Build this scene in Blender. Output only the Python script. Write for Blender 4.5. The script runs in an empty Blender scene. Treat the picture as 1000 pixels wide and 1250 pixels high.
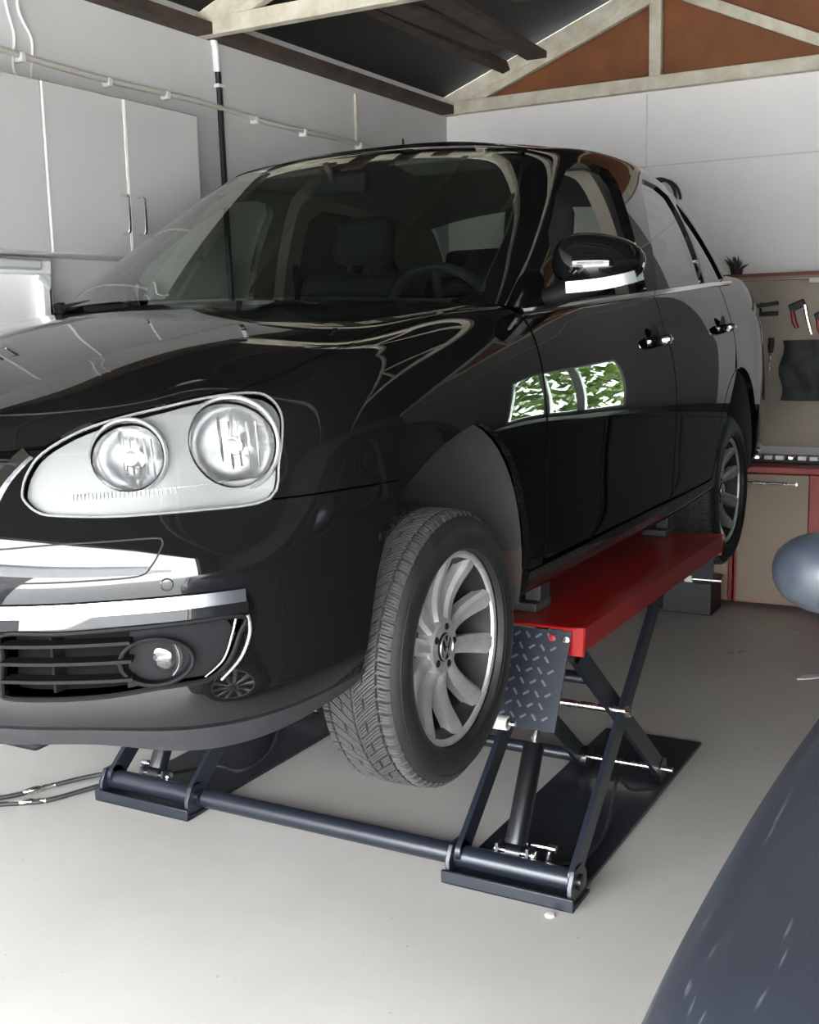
import bpy, bmesh, math, random
import numpy as np
from mathutils import Vector, Matrix
from mathutils.geometry import delaunay_2d_cdt
random.seed(7)
scene = bpy.context.scene
COL = scene.collection
PI = math.pi
# ---------------------------------------------------------------- materials
def lin(c): return c / 12.92 if c <= .04045 else ((c + .055) / 1.055) ** 2.4
def rgb(r, g, b): return (lin(r / 255), lin(g / 255), lin(b / 255), 1)
def mat(name, col, rough=.5, metal=0, coat=0, coat_rough=.02, var=0, scale=8, bump=0, bscale=60, spec=.5, col2=None, detail=6, rvar=0):
    m = bpy.data.materials.new(name); m.use_nodes = True; nt = m.node_tree; N = nt.nodes; L = nt.links
    b = N['Principled BSDF']; b.inputs['Base Color'].default_value = col; b.inputs['Roughness'].default_value = rough
    b.inputs['Metallic'].default_value = metal; b.inputs['Coat Weight'].default_value = coat; b.inputs['Coat Roughness'].default_value = coat_rough
    b.inputs['Specular IOR Level'].default_value = spec
    tc = N.new('ShaderNodeTexCoord')
    if var or col2 or rvar:
        n = N.new('ShaderNodeTexNoise'); n.inputs['Scale'].default_value = scale; n.inputs['Detail'].default_value = detail; n.inputs['Roughness'].default_value = .62
        L.new(tc.outputs['Object'], n.inputs['Vector'])
        r = N.new('ShaderNodeValToRGB'); L.new(n.outputs['Fac'], r.inputs['Fac'])
        c2 = col2 or tuple(min(1, c * (1 + var)) for c in col[:3]) + (1,)
        c1 = col if col2 else tuple(c * (1 - var) for c in col[:3]) + (1,)
        r.color_ramp.elements[0].color = c1; r.color_ramp.elements[0].position = .35
        r.color_ramp.elements[1].color = c2; r.color_ramp.elements[1].position = .68
        if var or col2: L.new(r.outputs['Color'], b.inputs['Base Color'])
        if rvar and not coat:
            mr = N.new('ShaderNodeMapRange'); L.new(n.outputs['Fac'], mr.inputs['Value'])
            mr.inputs['From Min'].default_value = .3; mr.inputs['From Max'].default_value = .7
            mr.inputs['To Min'].default_value = max(.02, rough - rvar); mr.inputs['To Max'].default_value = rough + rvar
            L.new(mr.outputs['Result'], b.inputs['Roughness'])
    if bump:
        n2 = N.new('ShaderNodeTexNoise'); n2.inputs['Scale'].default_value = bscale; n2.inputs['Detail'].default_value = 4
        L.new(tc.outputs['Object'], n2.inputs['Vector'])
        bp = N.new('ShaderNodeBump'); bp.inputs['Strength'].default_value = bump; bp.inputs['Distance'].default_value = .004
        L.new(n2.outputs['Fac'], bp.inputs['Height']); L.new(bp.outputs['Normal'], b.inputs['Normal'])
    return m
def emit(name, col, s):
    m = bpy.data.materials.new(name); m.use_nodes = True; nt = m.node_tree; nt.nodes.clear()
    o = nt.nodes.new('ShaderNodeOutputMaterial'); e = nt.nodes.new('ShaderNodeEmission')
    e.inputs['Color'].default_value = col; e.inputs['Strength'].default_value = s
    nt.links.new(e.outputs[0], o.inputs[0]); return m
def glass(name, tint, ior=1.5, rough=0.0, extra=0.0, gloss_col=(1, 1, 1, 1)):
    """thin pane: tinted see-through plus a fresnel mirror"""
    m = bpy.data.materials.new(name); m.use_nodes = True; nt = m.node_tree; N = nt.nodes; L = nt.links; N.clear()
    o = N.new('ShaderNodeOutputMaterial'); t = N.new('ShaderNodeBsdfTransparent'); t.inputs['Color'].default_value = tint
    g = N.new('ShaderNodeBsdfGlossy'); g.inputs['Roughness'].default_value = rough; g.inputs['Color'].default_value = gloss_col
    f = N.new('ShaderNodeFresnel'); f.inputs['IOR'].default_value = ior
    ge = N.new('ShaderNodeNewGeometry'); mi = N.new('ShaderNodeMapRange'); mi.inputs['To Min'].default_value = ior; mi.inputs['To Max'].default_value = 1 / ior   # same mirror from either side
    L.new(ge.outputs['Backfacing'], mi.inputs['Value']); L.new(mi.outputs['Result'], f.inputs['IOR'])
    ad = N.new('ShaderNodeMath'); ad.operation = 'ADD'; ad.use_clamp = True; ad.inputs[1].default_value = extra; L.new(f.outputs[0], ad.inputs[0])
    mx = N.new('ShaderNodeMixShader'); L.new(ad.outputs[0], mx.inputs[0]); L.new(t.outputs[0], mx.inputs[1]); L.new(g.outputs[0], mx.inputs[2])
    L.new(mx.outputs[0], o.inputs['Surface']); return m
# ---------------------------------------------------------------- mesh builder
class MB:
    def __init__(self): self.v = []; self.f = []; self.n = {}
    def add(self, vs, fs):
        k = len(self.v); self.v += [tuple(map(float, p)) for p in vs]; self.f += [tuple(i + k for i in f) for f in fs]; return self
    def box(self, c, s, R=None):
        x, y, z = [a / 2 for a in s]
        p = [Vector(q) for q in ((-x, -y, -z), (x, -y, -z), (x, y, -z), (-x, y, -z), (-x, -y, z), (x, -y, z), (x, y, z), (-x, y, z))]
        if R is not None: p = [R @ q for q in p]
        return self.add([q + Vector(c) for q in p], [(0, 3, 2, 1), (4, 5, 6, 7), (0, 1, 5, 4), (1, 2, 6, 5), (2, 3, 7, 6), (3, 0, 4, 7)])
    def bar(self, a, b, w, h, up=(0, 0, 1)):
        """rectangular bar from a to b; w across, h along 'up'"""
        a = Vector(a); b = Vector(b); d = (b - a); l = d.length; d.normalize(); u = Vector(up); s = d.cross(u)
        if s.length < 1e-4: s = d.cross(Vector((1, 0, 0)))
        s.normalize(); u = s.cross(d)
        R = Matrix((s, d, u)).transposed()
        return self.box((a + b) / 2, (w, l, h), R)
    def tube(self, path, r, n=12, cap=True, closed=False):
        P = [Vector(p) for p in path]; m = len(P); rr = r if isinstance(r, (list, tuple)) else [r] * m
        vs = []; prev = None
        for i, p in enumerate(P):
            if closed: d = P[(i + 1) % m] - P[i - 1]
            else: d = P[min(i + 1, m - 1)] - P[max(i - 1, 0)]
            d.normalize()
            if prev is None:
                a = d.orthogonal().normalized()
            else:
                a = prev - d * prev.dot(d); a.normalize()
            prev = a; b = d.cross(a)
            vs += [p + (a * math.cos(2 * PI * k / n) + b * math.sin(2 * PI * k / n)) * rr[i] for k in range(n)]
        fs = []
        for i in range(m if closed else m - 1):
            j = (i + 1) % m
            for k in range(n): fs.append((i * n + k, i * n + (k + 1) % n, j * n + (k + 1) % n, j * n + k))
        if cap and not closed: fs += [tuple(range(n))[::-1], tuple(range((m - 1) * n, m * n))]
        return self.add(vs, fs)
    def lathe(self, prof, c, axis, n=48, close=False):
        """prof: (distance along axis, radius)"""
        ax = Vector(axis).normalized(); a = ax.orthogonal().normalized(); b = ax.cross(a); c = Vector(c); vs = []; m = len(prof)
        for t, r in prof: vs += [c + ax * t + (a * math.cos(2 * PI * k / n) + b * math.sin(2 * PI * k / n)) * r for k in range(n)]
        fs = [(i * n + k, i * n + (k + 1) % n, (i + 1) * n + (k + 1) % n, (i + 1) * n + k) for i in range(m - 1) for k in range(n)]
        if prof[0][1] > 1e-5 and close: fs.append(tuple(range(n))[::-1])
        if prof[-1][1] > 1e-5 and close: fs.append(tuple(range((m - 1) * n, m * n)))
        return self.add(vs, fs)
    def prism(self, poly, d):
        """poly: 3D loop, d: extrusion vector"""
        n = len(poly); d = Vector(d); vs = [Vector(p) for p in poly] + [Vector(p) + d for p in poly]
        return self.add(vs, [tuple(range(n))[::-1], tuple(range(n, 2 * n))] + [(i, (i + 1) % n, (i + 1) % n + n, i + n) for i in range(n)])
    def sphere(self, c, r, n=20, s=(1, 1, 1)):
        prof = [(-math.cos(PI * i / n), math.sin(PI * i / n)) for i in range(n + 1)]
        k = len(self.v); self.lathe(prof, (0, 0, 0), (0, 0, 1), 2 * n)
        self.v[k:] = [(c[0] + p[0] * r * s[0], c[1] + p[1] * r * s[1], c[2] + p[2] * r * s[2]) for p in self.v[k:]]
        return self
def sweep(path, prof, up=(0, 0, 1), closed=False):
    """sweep a closed 2D profile [(side, up)] along a path"""
    P = [Vector(p) for p in path]; m = len(P); n = len(prof); vs = []
    for i, p in enumerate(P):
        d = (P[min(i + 1, m - 1)] - P[max(i - 1, 0)]).normalized(); s = d.cross(Vector(up)).normalized(); u = s.cross(d)
        vs += [p + s * a + u * b for a, b in prof]
    fs = [(i * n + k, i * n + (k + 1) % n, (i + 1) * n + (k + 1) % n, (i + 1) * n + k) for i in range(m - 1) for k in range(n)]
    fs += [tuple(range(n))[::-1], tuple(range((m - 1) * n, m * n))]
    mb = MB(); mb.add(vs, fs); return mb
def link(o, parent=None):
    COL.objects.link(o)
    if parent is not None: o.parent = parent
    return o
def root_of(o):
    while o.parent is not None: o = o.parent
    return o
def obj(name, mb, m, parent=None, bevel=0, ang=35, smooth=True, sub=0, label=None, fix=True):
    me = bpy.data.meshes.new(name); off = Vector((0, 0, 0))
    if parent is not None: off = root_of(parent).location
    me.from_pydata([Vector(p) - off for p in mb.v], [], mb.f); me.update()
    if fix:
        bm = bmesh.new(); bm.from_mesh(me); bmesh.ops.remove_doubles(bm, verts=bm.verts, dist=1e-5); bmesh.ops.recalc_face_normals(bm, faces=bm.faces); bm.to_mesh(me); bm.free()
    if smooth:
        me.polygons.foreach_set('use_smooth', [True] * len(me.polygons)); me.set_sharp_from_angle(angle=math.radians(ang))
    me.materials.append(m)
    o = bpy.data.objects.new(name, me); link(o, parent)
    if bevel:
        b = o.modifiers.new('bevel', 'BEVEL'); b.width = bevel; b.segments = 2; b.limit_method = 'ANGLE'; b.angle_limit = math.radians(40); b.harden_normals = False
    if sub: s = o.modifiers.new('sub', 'SUBSURF'); s.levels = sub; s.render_levels = sub
    if label: o['label'] = label
    return o
def tag(o, label=None, cat=None, group=None, kind=None):
    for k, v in (('label', label), ('category', cat), ('group', group), ('kind', kind)):
        if v: o[k] = v
    return o
def thing(name, loc, label, cat, group=None):
    o = bpy.data.objects.new(name, None); o.empty_display_size = .1; o.location = loc; link(o); tag(o, label, cat, group); return o
def copy_tree(o, parent=None):
    c = o.copy(); COL.objects.link(c)
    if parent is not None: c.parent = parent
    for ch in list(o.children): copy_tree(ch, c)
    return c
# ---------------------------------------------------------------- car body surfaces
# car frame: X = towards the car's left, Y = rearwards from the nose, Z = up from the tyre contact plane
import numpy as np
MIR = np.array([-1.0, 1.0, 1.0])
def lerp_tab(tab, t):
    tab = np.array(tab, float)
    return np.interp(t, tab[:, 0], tab[:, 1])
def smooth_tab(tab, t):
    # monotone cubic (pchip) through the table
    tab = np.array(tab, float); x = tab[:, 0]; y = tab[:, 1]
    h = np.diff(x); d = np.diff(y) / h; m = np.zeros(len(x)); m[0] = d[0]; m[-1] = d[-1]
    for i in range(1, len(x) - 1):
        if d[i - 1] * d[i] > 0:
            w1 = 2 * h[i] + h[i - 1]; w2 = h[i] + 2 * h[i - 1]
            m[i] = (w1 + w2) / (w1 / d[i - 1] + w2 / d[i])
    t = np.clip(np.asarray(t, float), x[0], x[-1]); i = np.clip(np.searchsorted(x, t) - 1, 0, len(h) - 1)
    s = (t - x[i]) / h[i]
    return ((1 + 2 * s) * (1 - s) ** 2 * y[i] + s * (1 - s) ** 2 * h[i] * m[i]
            + s * s * (3 - 2 * s) * y[i + 1] + s * s * (s - 1) * h[i] * m[i + 1])
def _basis(t):
    return np.stack([(1 - t) ** 3, 3 * t ** 3 - 6 * t ** 2 + 4, -3 * t ** 3 + 3 * t ** 2 + 3 * t + 1, t ** 3], -1) / 6
def _dbasis(t):
    return np.stack([-3 * (1 - t) ** 2, 9 * t ** 2 - 12 * t, -9 * t ** 2 + 6 * t + 3, 3 * t ** 2], -1) / 6
class Surf:
    def __init__(self, P, fit=4, mirror_u=True):
        self.P = np.array(P, float); self.nu, self.nv = self.P.shape[:2]; self.mu = mirror_u
        C = self.P.copy()
        for k in range(fit):
            G = self._ghost(C)
            A = (G[:-2] + 4 * G[1:-1] + G[2:]) / 6
            A = (A[:, :-2] + 4 * A[:, 1:-1] + A[:, 2:]) / 6
            C += self.P - A
        self.G = self._ghost(C)
        self._samples()
    def _ghost(self, C):
        lo = C[1:2] * MIR if self.mu else 2 * C[:1] - C[1:2]
        hi = C[-2:-1] * MIR if self.mu else 2 * C[-1:] - C[-2:-1]
        C = np.concatenate([lo, C, hi], 0)
        b = 2 * C[:, :1] - C[:, 1:2]; t = C[:, -2:-1] * MIR
        return np.concatenate([b, C, t], 1)
    def ev(self, u, v, d=False):
        u = np.clip(np.atleast_1d(np.asarray(u, float)), 0, self.nu - 1); v = np.clip(np.atleast_1d(np.asarray(v, float)), 0, self.nv - 1)
        i = np.minimum(u.astype(int), self.nu - 2); j = np.minimum(v.astype(int), self.nv - 2)
        K = np.arange(4)
        N = self.G[i[:, None, None] + K[None, :, None], j[:, None, None] + K[None, None, :]]
        bu = _basis(u - i); bv = _basis(v - j)
        S = np.einsum('na,nb,nabk->nk', bu, bv, N)
        if not d: return S
        return S, np.einsum('na,nb,nabk->nk', _dbasis(u - i), bv, N), np.einsum('na,nb,nabk->nk', bu, _dbasis(v - j), N)
    def normal(self, u, v):
        S, a, b = self.ev(u, v, True)
        n = np.cross(a, b); l = np.linalg.norm(n, axis=1, keepdims=True)
        return n / np.maximum(l, 1e-9) * self.sgn
    sgn = 1.0
    def _samples(self):
        U, V = np.meshgrid(np.linspace(0, self.nu - 1, (self.nu - 1) * 10 + 1), np.linspace(0, self.nv - 1, (self.nv - 1) * 10 + 1), indexing='ij')
        self.sU = U.ravel(); self.sV = V.ravel(); self.sP = self.ev(self.sU, self.sV)
    def inv(self, pts):
        """nearest (u, v) for points in space"""
        pts = np.atleast_2d(np.asarray(pts, float)); out = np.zeros((len(pts), 2))
        for k, p in enumerate(pts):
            q = ((self.sP - p) ** 2).sum(1).argmin(); out[k] = self.sU[q], self.sV[q]
        for _ in range(12):
            S, a, b = self.ev(out[:, 0], out[:, 1], True); r = pts - S
            A = (a * a).sum(1); B = (a * b).sum(1); Cc = (b * b).sum(1); e = (a * r).sum(1); f = (b * r).sum(1)
            D = A * Cc - B * B + 1e-12
            st = np.stack([(Cc * e - B * f) / D, (A * f - B * e) / D], 1)
            out += np.clip(st, -.3, .3)
            out[:, 0] = np.clip(out[:, 0], 0, self.nu - 1); out[:, 1] = np.clip(out[:, 1], 0, self.nv - 1)
        return out

PLAN = [(0, 0), (.2, .010), (.4, .048), (.55, .118), (.65, .192), (.73, .290), (.79, .410), (.835, .55), (.864, .72), (.878, .92)]
HOODC = [(.05, .690), (.09, .712), (.14, .745), (.22, .785), (.35, .832), (.55, .884), (.75, .923), (.95, .953), (1.2, .985), (1.6, 1.0)]
def hood_z(x, y):
    zc = smooth_tab(HOODC, y); ax = np.abs(x)
    drop = (.052 - .012 * np.clip((y - .3) / .9, 0, 1)) * (ax / .72) ** 2.3
    return zc - drop
SIDE_X = [(.92, .878), (1.25, .884), (1.6, .889), (2.4, .8905), (3.2, .888), (3.6, .882), (3.95, .868), (4.2, .835), (4.36, .765), (4.45, .64), (4.51, .42), (4.54, .2), (4.55, 0)]
def belt_z(y): return lerp_tab([(.9, .895), (1.25, .922), (1.4, .930), (3.25, 1.034), (3.7, 1.052), (4.4, 1.05), (4.6, 1.045)], y)
def make_lower():
    cols = []
    def front(x0, y0, nx, ny, r, spine, hl):
        """r: list of (z, inward offset) for rows 0..5, then hood rows blended to the spine"""
        c = [(x0 - nx * d, y0 - ny * d, z) for z, d in r]
        xe, ye, ze = c[-1]
        for t in hl:
            x = xe + (0 - xe) * t; y = ye + (spine - ye) * t; c.append((x, y, hood_z(x, y)))
        return c
    FX = [0, .2, .38, .52, .64, .735]
    sp = [.76, .765, .775, .79, .815, .85]
    z5 = [.705, .705, .707, .722, .748, .772]; d5 = [.098, .096, .088, .088, .092, .092]
    for k, x in enumerate(FX):
        y = float(smooth_tab(PLAN, x)); e = .01
        s = (smooth_tab(PLAN, x + e) - smooth_tab(PLAN, max(x - e, 0))) / (2 * e if x > 0 else 2 * e)
        if x == 0: s = 0
        n = np.array([s, -1.0]); n /= np.linalg.norm(n)
        r = [([.13,.13,.14,.142,.122,.122][k], .055), (.225, .014), (.36, .010), (.48, 0), (.60, .038), (z5[k], d5[k])]
        cols.append(front(x, y, n[0], n[1], r, sp[k], [.08, .22, .45, .72, 1.0]))
    # corner and side columns: explicit rows (z, inset from plan) then shoulder and hood
    def side(px, py, nx, ny, rows, top):
        c = [(px - nx * d, py - ny * d, z) for z, d in rows]
        return c + top
    # around the headlight's outer end
    cols.append(side(.797, .43, .93, -.37, [(.145, .055), (.235, .012), (.37, .004), (.50, 0), (.62, .006), (.735, .03)],
        [(.728, .50, .805), (.66, .555, hood_z(.66, .555) + .004), (.47, .66, hood_z(.47, .66)), (.24, .79, hood_z(.24, .79)), (0, .90, hood_z(0, .9))]))
    cols.append(side(.846, .61, .97, -.22, [(.185, .06), (.25, .012), (.38, .004), (.51, 0), (.64, .004), (.755, .022)],
        [(.785, .63, .832), (.705, .66, hood_z(.705, .66) + .004), (.5, .75, hood_z(.5, .75)), (.25, .87, hood_z(.25, .87)), (0, .97, hood_z(0, .97))]))
    cols.append(side(.877, .90, 1, -.06, [(.20, .07), (.25, .012), (.39, .003), (.53, 0), (.66, .002), (.775, .020)],
        [(.815, .90, .862), (.730, .91, hood_z(.73, .91) + .002), (.52, .96, hood_z(.52, .96)), (.26, 1.04, hood_z(.26, 1.04)), (0, 1.1, hood_z(0, 1.1))]))
    for y in (1.22, 1.55, 1.9, 2.3, 2.7, 3.1, 3.45, 3.75, 4.02):
        x = float(smooth_tab(SIDE_X, y)); bz = float(belt_z(y)); f = lambda a, b: a + (b - a) * (lambda q: q * q * (3 - 2 * q))(min(max((y - 2.5) / 1.6, 0), 1))
        rows = [(f(.20, .24), .07), (f(.245, .29), .015), (.39, .004), (.54, 0), (.68, 0), (f(.80, .84), f(.014, .012))]
        s7 = f(.070, .10)
        top = [(x - f(.038, .04), y, f(.885, .95) if y > 1.3 else .878), (x - s7, y, bz), (x - .19, y, bz + .035), (.38, y, bz + .05), (0, y, bz + .055)]
        if y < 1.3: top = [(x - .046, y, .885), (.752, 1.22, .948), (.54, 1.22, hood_z(.54, 1.22)), (.27, 1.22, hood_z(.27, 1.22)), (0, 1.23, hood_z(0, 1.23))]
        cols.append(side(x, y, 1, 0, rows, top))
    for x, y, nx, ny, sy in ((.80, 4.30, .9, .44, 4.2), (.69, 4.43, .6, .8, 4.26), (.48, 4.50, .3, .95, 4.3), (.24, 4.54, .12, .99, 4.32), (0, 4.554, 0, 1, 4.33)):
        rows = [(.25, .07), (.31, .015), (.42, .0), (.54, .0), (.66, .03), (.84, .065)]
        xs, ys = x - nx * .1, y - ny * .1
        top = [(x - nx * .075, y - ny * .075, .98), (x - nx * .115, y - ny * .115, 1.045), (xs * .72, ys - .02 * ny, 1.066), (xs * .36, (ys + sy) / 2 - .02, 1.07), (0, sy, 1.072)]
        cols.append(side(x, y, nx, ny, rows, top))
    s = Surf(np.array(cols), fit=3)
    return s
def make_upper():
    # greenhouse: (base point, top edge point, roof spine y); rows in between bulge outwards
    roofc = [(1.7, 1.395), (1.88, 1.448), (2.1, 1.488), (2.4, 1.514), (2.8, 1.516), (3.1, 1.498), (3.3, 1.470), (3.48, 1.435)]
    D = [((0, 1.07, .985), (0, 1.90, 1.450), 2.25), ((.30, 1.09, .983), (.24, 1.91, 1.447), 2.25), ((.54, 1.155, .975), (.43, 1.94, 1.438), 2.26), ((.675, 1.225, .962), (.540, 1.985, 1.428), 2.27),
         ((.775, 1.33, .945), (.602, 2.06, 1.424), 2.28), ((.812, 1.56, .930), (.634, 2.16, 1.434), 2.32), ((.820, 1.88, .948), (.650, 2.31, 1.445), 2.40), ((.822, 2.22, .968), (.657, 2.50, 1.450), 2.52),
         ((.820, 2.55, .986), (.658, 2.72, 1.448), 2.68), ((.812, 2.90, 1.006), (.652, 2.94, 1.436), 2.84), ((.798, 3.25, 1.026), (.642, 3.15, 1.416), 2.98), ((.780, 3.56, 1.040), (.625, 3.34, 1.384), 3.08),
         ((.735, 3.82, 1.050), (.575, 3.46, 1.368), 3.14), ((.60, 3.96, 1.055), (.47, 3.49, 1.390), 3.16), ((.32, 4.02, 1.058), (.25, 3.46, 1.415), 3.16), ((0, 4.04, 1.06), (0, 3.44, 1.425), 3.16)]
    cols = []
    for k, (b, t, sy) in enumerate(D):
        b = np.array(b); t = np.array(t); s = np.array([0, sy, float(smooth_tab(roofc, sy))])
        side = 1.0 if 4 <= k <= 11 else .6
        out = np.array([t[0] * .0 + (1 if 4 <= k <= 11 else .35 if k in (3, 12) else .1) * side, -.35 if k < 4 else (.3 if k > 11 else 0), .35 if k < 4 or k > 11 else .25])
        c = [b]
        for f, bu in ((.30, .017), (.62, .022), (.88, .014)): c.append(b + (t - b) * f + out * bu)
        c.append(t)
        for f, cr in ((.12, .016), (.45, .016)):
            q = t + (s - t) * f; q[2] = t[2] + (s[2] - t[2]) * (1 - (1 - f) ** 2.1); c.append(q)
        c.append(s); cols.append(c)
    return Surf(np.array(cols), fit=3)
LOWER = make_lower(); UPPER = make_upper()
# outlines measured on the car's skin (metres, car frame)
TR = {
 'headlight': [(0.394, 0.088, 0.604), (0.385, 0.092, 0.621), (0.386, 0.106, 0.652), (0.404, 0.129, 0.687), (0.461, 0.173, 0.726), (0.520, 0.217, 0.747), (0.577, 0.264, 0.762), (0.637, 0.333, 0.778), (0.687, 0.393, 0.782), (0.713, 0.408, 0.771), (0.736, 0.408, 0.743), (0.745, 0.397, 0.704), (0.746, 0.382, 0.657), (0.742, 0.354, 0.590), (0.666, 0.257, 0.579), (0.561, 0.158, 0.576), (0.458, 0.102, 0.579), (0.421, 0.090, 0.586)],
 'hood_lead': [(0.315, 0.112, 0.693), (0.395, 0.131, 0.697), (0.416, 0.143, 0.705), (0.457, 0.177, 0.733), (0.516, 0.222, 0.754), (0.574, 0.269, 0.769), (0.634, 0.337, 0.785), (0.668, 0.384, 0.790)],
 'seam': [(0.745, 0.358, 0.588), (0.804, 0.453, 0.591), (0.851, 0.648, 0.591)],
 'chrome': [(0.360, 0.042, 0.406), (0.473, 0.081, 0.411), (0.570, 0.134, 0.416), (0.659, 0.206, 0.419), (0.724, 0.287, 0.421)],
 'grille_edge': [(0.338, 0.085, 0.631), (0.360, 0.107, 0.668), (0.377, 0.122, 0.688)],
 'lower_hole': [(0.356, 0.045, 0.363), (0.353, 0.046, 0.324), (0.346, 0.045, 0.258), (0.355, 0.049, 0.243), (0.433, 0.074, 0.243), (0.529, 0.119, 0.249), (0.604, 0.168, 0.260), (0.650, 0.208, 0.264), (0.677, 0.237, 0.269), (0.699, 0.264, 0.298), (0.712, 0.280, 0.344), (0.718, 0.285, 0.379), (0.655, 0.208, 0.379), (0.564, 0.136, 0.374), (0.459, 0.080, 0.367)],
 'fog': [(0.601, 0.164, 0.310), (0.620, 0.180, 0.310), (0.553, 0.131, 0.313), (0.652, 0.209, 0.307), (0.606, 0.167, 0.353), (0.601, 0.165, 0.267)],
 'tow_line': [(0.367, 0.048, 0.521), (0.455, 0.081, 0.529), (0.533, 0.122, 0.533), (0.609, 0.175, 0.536), (0.624, 0.186, 0.531), (0.624, 0.179, 0.514), (0.614, 0.163, 0.487), (0.596, 0.148, 0.471), (0.525, 0.103, 0.466), (0.459, 0.071, 0.463), (0.369, 0.040, 0.460)],
 'sensor': [(0.635, 0.179, 0.453)],
 'arch': [(0.821, 0.547, 0.246), (0.837, 0.578, 0.410), (0.849, 0.632, 0.536), (0.856, 0.680, 0.580), (0.867, 0.789, 0.636), (0.875, 0.913, 0.671), (0.878, 0.990, 0.675), (0.883, 1.090, 0.624), (0.883, 1.174, 0.537), (0.881, 1.238, 0.406)],
 'belt': [(0.827, 1.455, 0.924), (0.829, 1.688, 0.942), (0.819, 2.137, 0.972), (0.818, 2.676, 1.003), (0.795, 3.488, 1.043)],
 'win_front': [(0.746, 1.702, 1.145), (0.705, 1.874, 1.264), (0.673, 2.027, 1.354), (0.670, 2.126, 1.387), (0.521, 2.814, 1.471), (0.691, 2.420, 1.393), (0.721, 2.390, 1.322), (0.763, 2.360, 1.210), (0.815, 2.365, 1.008)],
 'win_rear': [(0.690, 2.731, 1.397), (0.683, 2.933, 1.394), (0.627, 3.316, 1.389), (0.721, 3.130, 1.287), (0.600, 3.746, 1.201), (0.588, 3.952, 1.065), (0.810, 2.805, 1.023), (0.816, 2.508, 1.008), (0.794, 2.539, 1.108), (0.761, 2.585, 1.222)],
 'win_quarter': [(0.628, 3.360, 1.376), (0.696, 3.263, 1.316), (0.729, 3.316, 1.241), (0.686, 3.690, 1.169), (0.699, 3.846, 1.076), (0.795, 3.225, 1.041), (0.617, 3.734, 1.199), (0.724, 3.189, 1.272)],
 'apillar_in': [(0.715, 1.376, 1.025), (0.684, 1.574, 1.152), (0.612, 1.832, 1.323), (0.580, 1.919, 1.382)],
 'hl_bowls': [(0.678, 0.331, 0.701), (0.545, 0.195, 0.686)],
}
# ---------------------------------------------------------------- cutting panels out of the skin
def side_inv(S, yz):
    """(u, v) of the point of the +X flank seen at (y, z) from the side"""
    n = S.normal(S.sU, S.sV); m = (n[:, 0] > .12) & (S.sP[:, 0] > .3)
    d = np.where(m, (S.sP[:, 1] - yz[0]) ** 2 + (S.sP[:, 2] - yz[1]) ** 2, 1e9); q = d.argmin(); uv = np.array([S.sU[q], S.sV[q]])
    for _ in range(15):
        P, a, b = S.ev(uv[0], uv[1], True); J = np.array([[a[0, 1], b[0, 1]], [a[0, 2], b[0, 2]]]); r = np.array(yz) - P[0, 1:]
        uv = np.clip(uv + np.clip(np.linalg.lstsq(J, r, rcond=1e-2)[0], -.2, .2), [0, 0], [S.nu - 1, S.nv - 1])
    return uv
def to_uv(S, items):
    out = []
    for it in items:
        if it[0] == 's': out.append(side_inv(S, it[1:]))
        elif len(it) == 2: out.append(np.array(it, float))
        else: out.append(S.inv([it])[0])
    return out
def spline_loop(P, k=6, closed=True):
    P = [np.array(p, float) for p in P]; n = len(P); out = []
    for i in range(n if closed else n - 1):
        g = lambda j: P[j % n] if closed else P[min(max(j, 0), n - 1)]
        a, b, c, d = g(i - 1), g(i), g(i + 1), g(i + 2)
        for s in range(k):
            t = s / k; out.append(.5 * (2 * b + (c - a) * t + (2 * a - 5 * b + 4 * c - d) * t * t + (3 * b - a - 3 * c + d) * t ** 3))
    if not closed: out.append(P[-1])
    return out
def densify(uv, step=.10):
    out = []; n = len(uv)
    for i in range(n):
        a = uv[i]; b = uv[(i + 1) % n]; k = max(1, int(np.ceil(np.abs(b - a).max() / step)))
        out += [a + (b - a) * s / k for s in range(k)]
    q = [out[0]]
    for p in out[1:]:
        if np.abs(p - q[-1]).max() > 1e-4: q.append(p)
    return np.array(q)
def area2(P): x, y = P[:, 0], P[:, 1]; return .5 * (x * np.roll(y, -1) - np.roll(x, -1) * y).sum()
def inset(S, P, g, ends=True):
    """move a uv loop inwards (g > 0) by g metres on the surface"""
    if area2(P) < 0: P = P[::-1].copy()
    X, a, b = S.ev(P[:, 0], P[:, 1], True); n = np.cross(a, b); n /= np.linalg.norm(n, axis=1, keepdims=True) + 1e-12
    t = np.roll(X, -1, 0) - np.roll(X, 1, 0); t /= np.linalg.norm(t, axis=1, keepdims=True) + 1e-12
    w = np.cross(n, t) * g
    A = (a * a).sum(1) + 1e-9; B = (a * b).sum(1); C = (b * b).sum(1) + 1e-9; e = (a * w).sum(1); f = (b * w).sum(1); D = np.maximum(A * C - B * B, 1e-9)
    Q = P + np.clip(np.stack([(C * e - B * f) / D, (A * f - B * e) / D], 1), -.08, .08)
    U, V = S.nu - 1, S.nv - 1
    for k, m in ((0, 0), (0, U), (1, V)):
        on = np.abs(P[:, k] - m) < 1e-4; Q[on, k] = m
    Q[:, 0] = np.clip(Q[:, 0], 0, U); Q[:, 1] = np.clip(Q[:, 1], 0, V)
    return Q
def inside(poly, p):
    x, y = p; c = False; n = len(poly); X = poly[:, 0]; Y = poly[:, 1]
    X2 = np.roll(X, -1); Y2 = np.roll(Y, -1)
    m = (Y > y) != (Y2 > y)
    return (np.count_nonzero(m & (x < (X2 - X) * (y - Y) / np.where(m, Y2 - Y, 1) + X)) % 2) == 1
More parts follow.
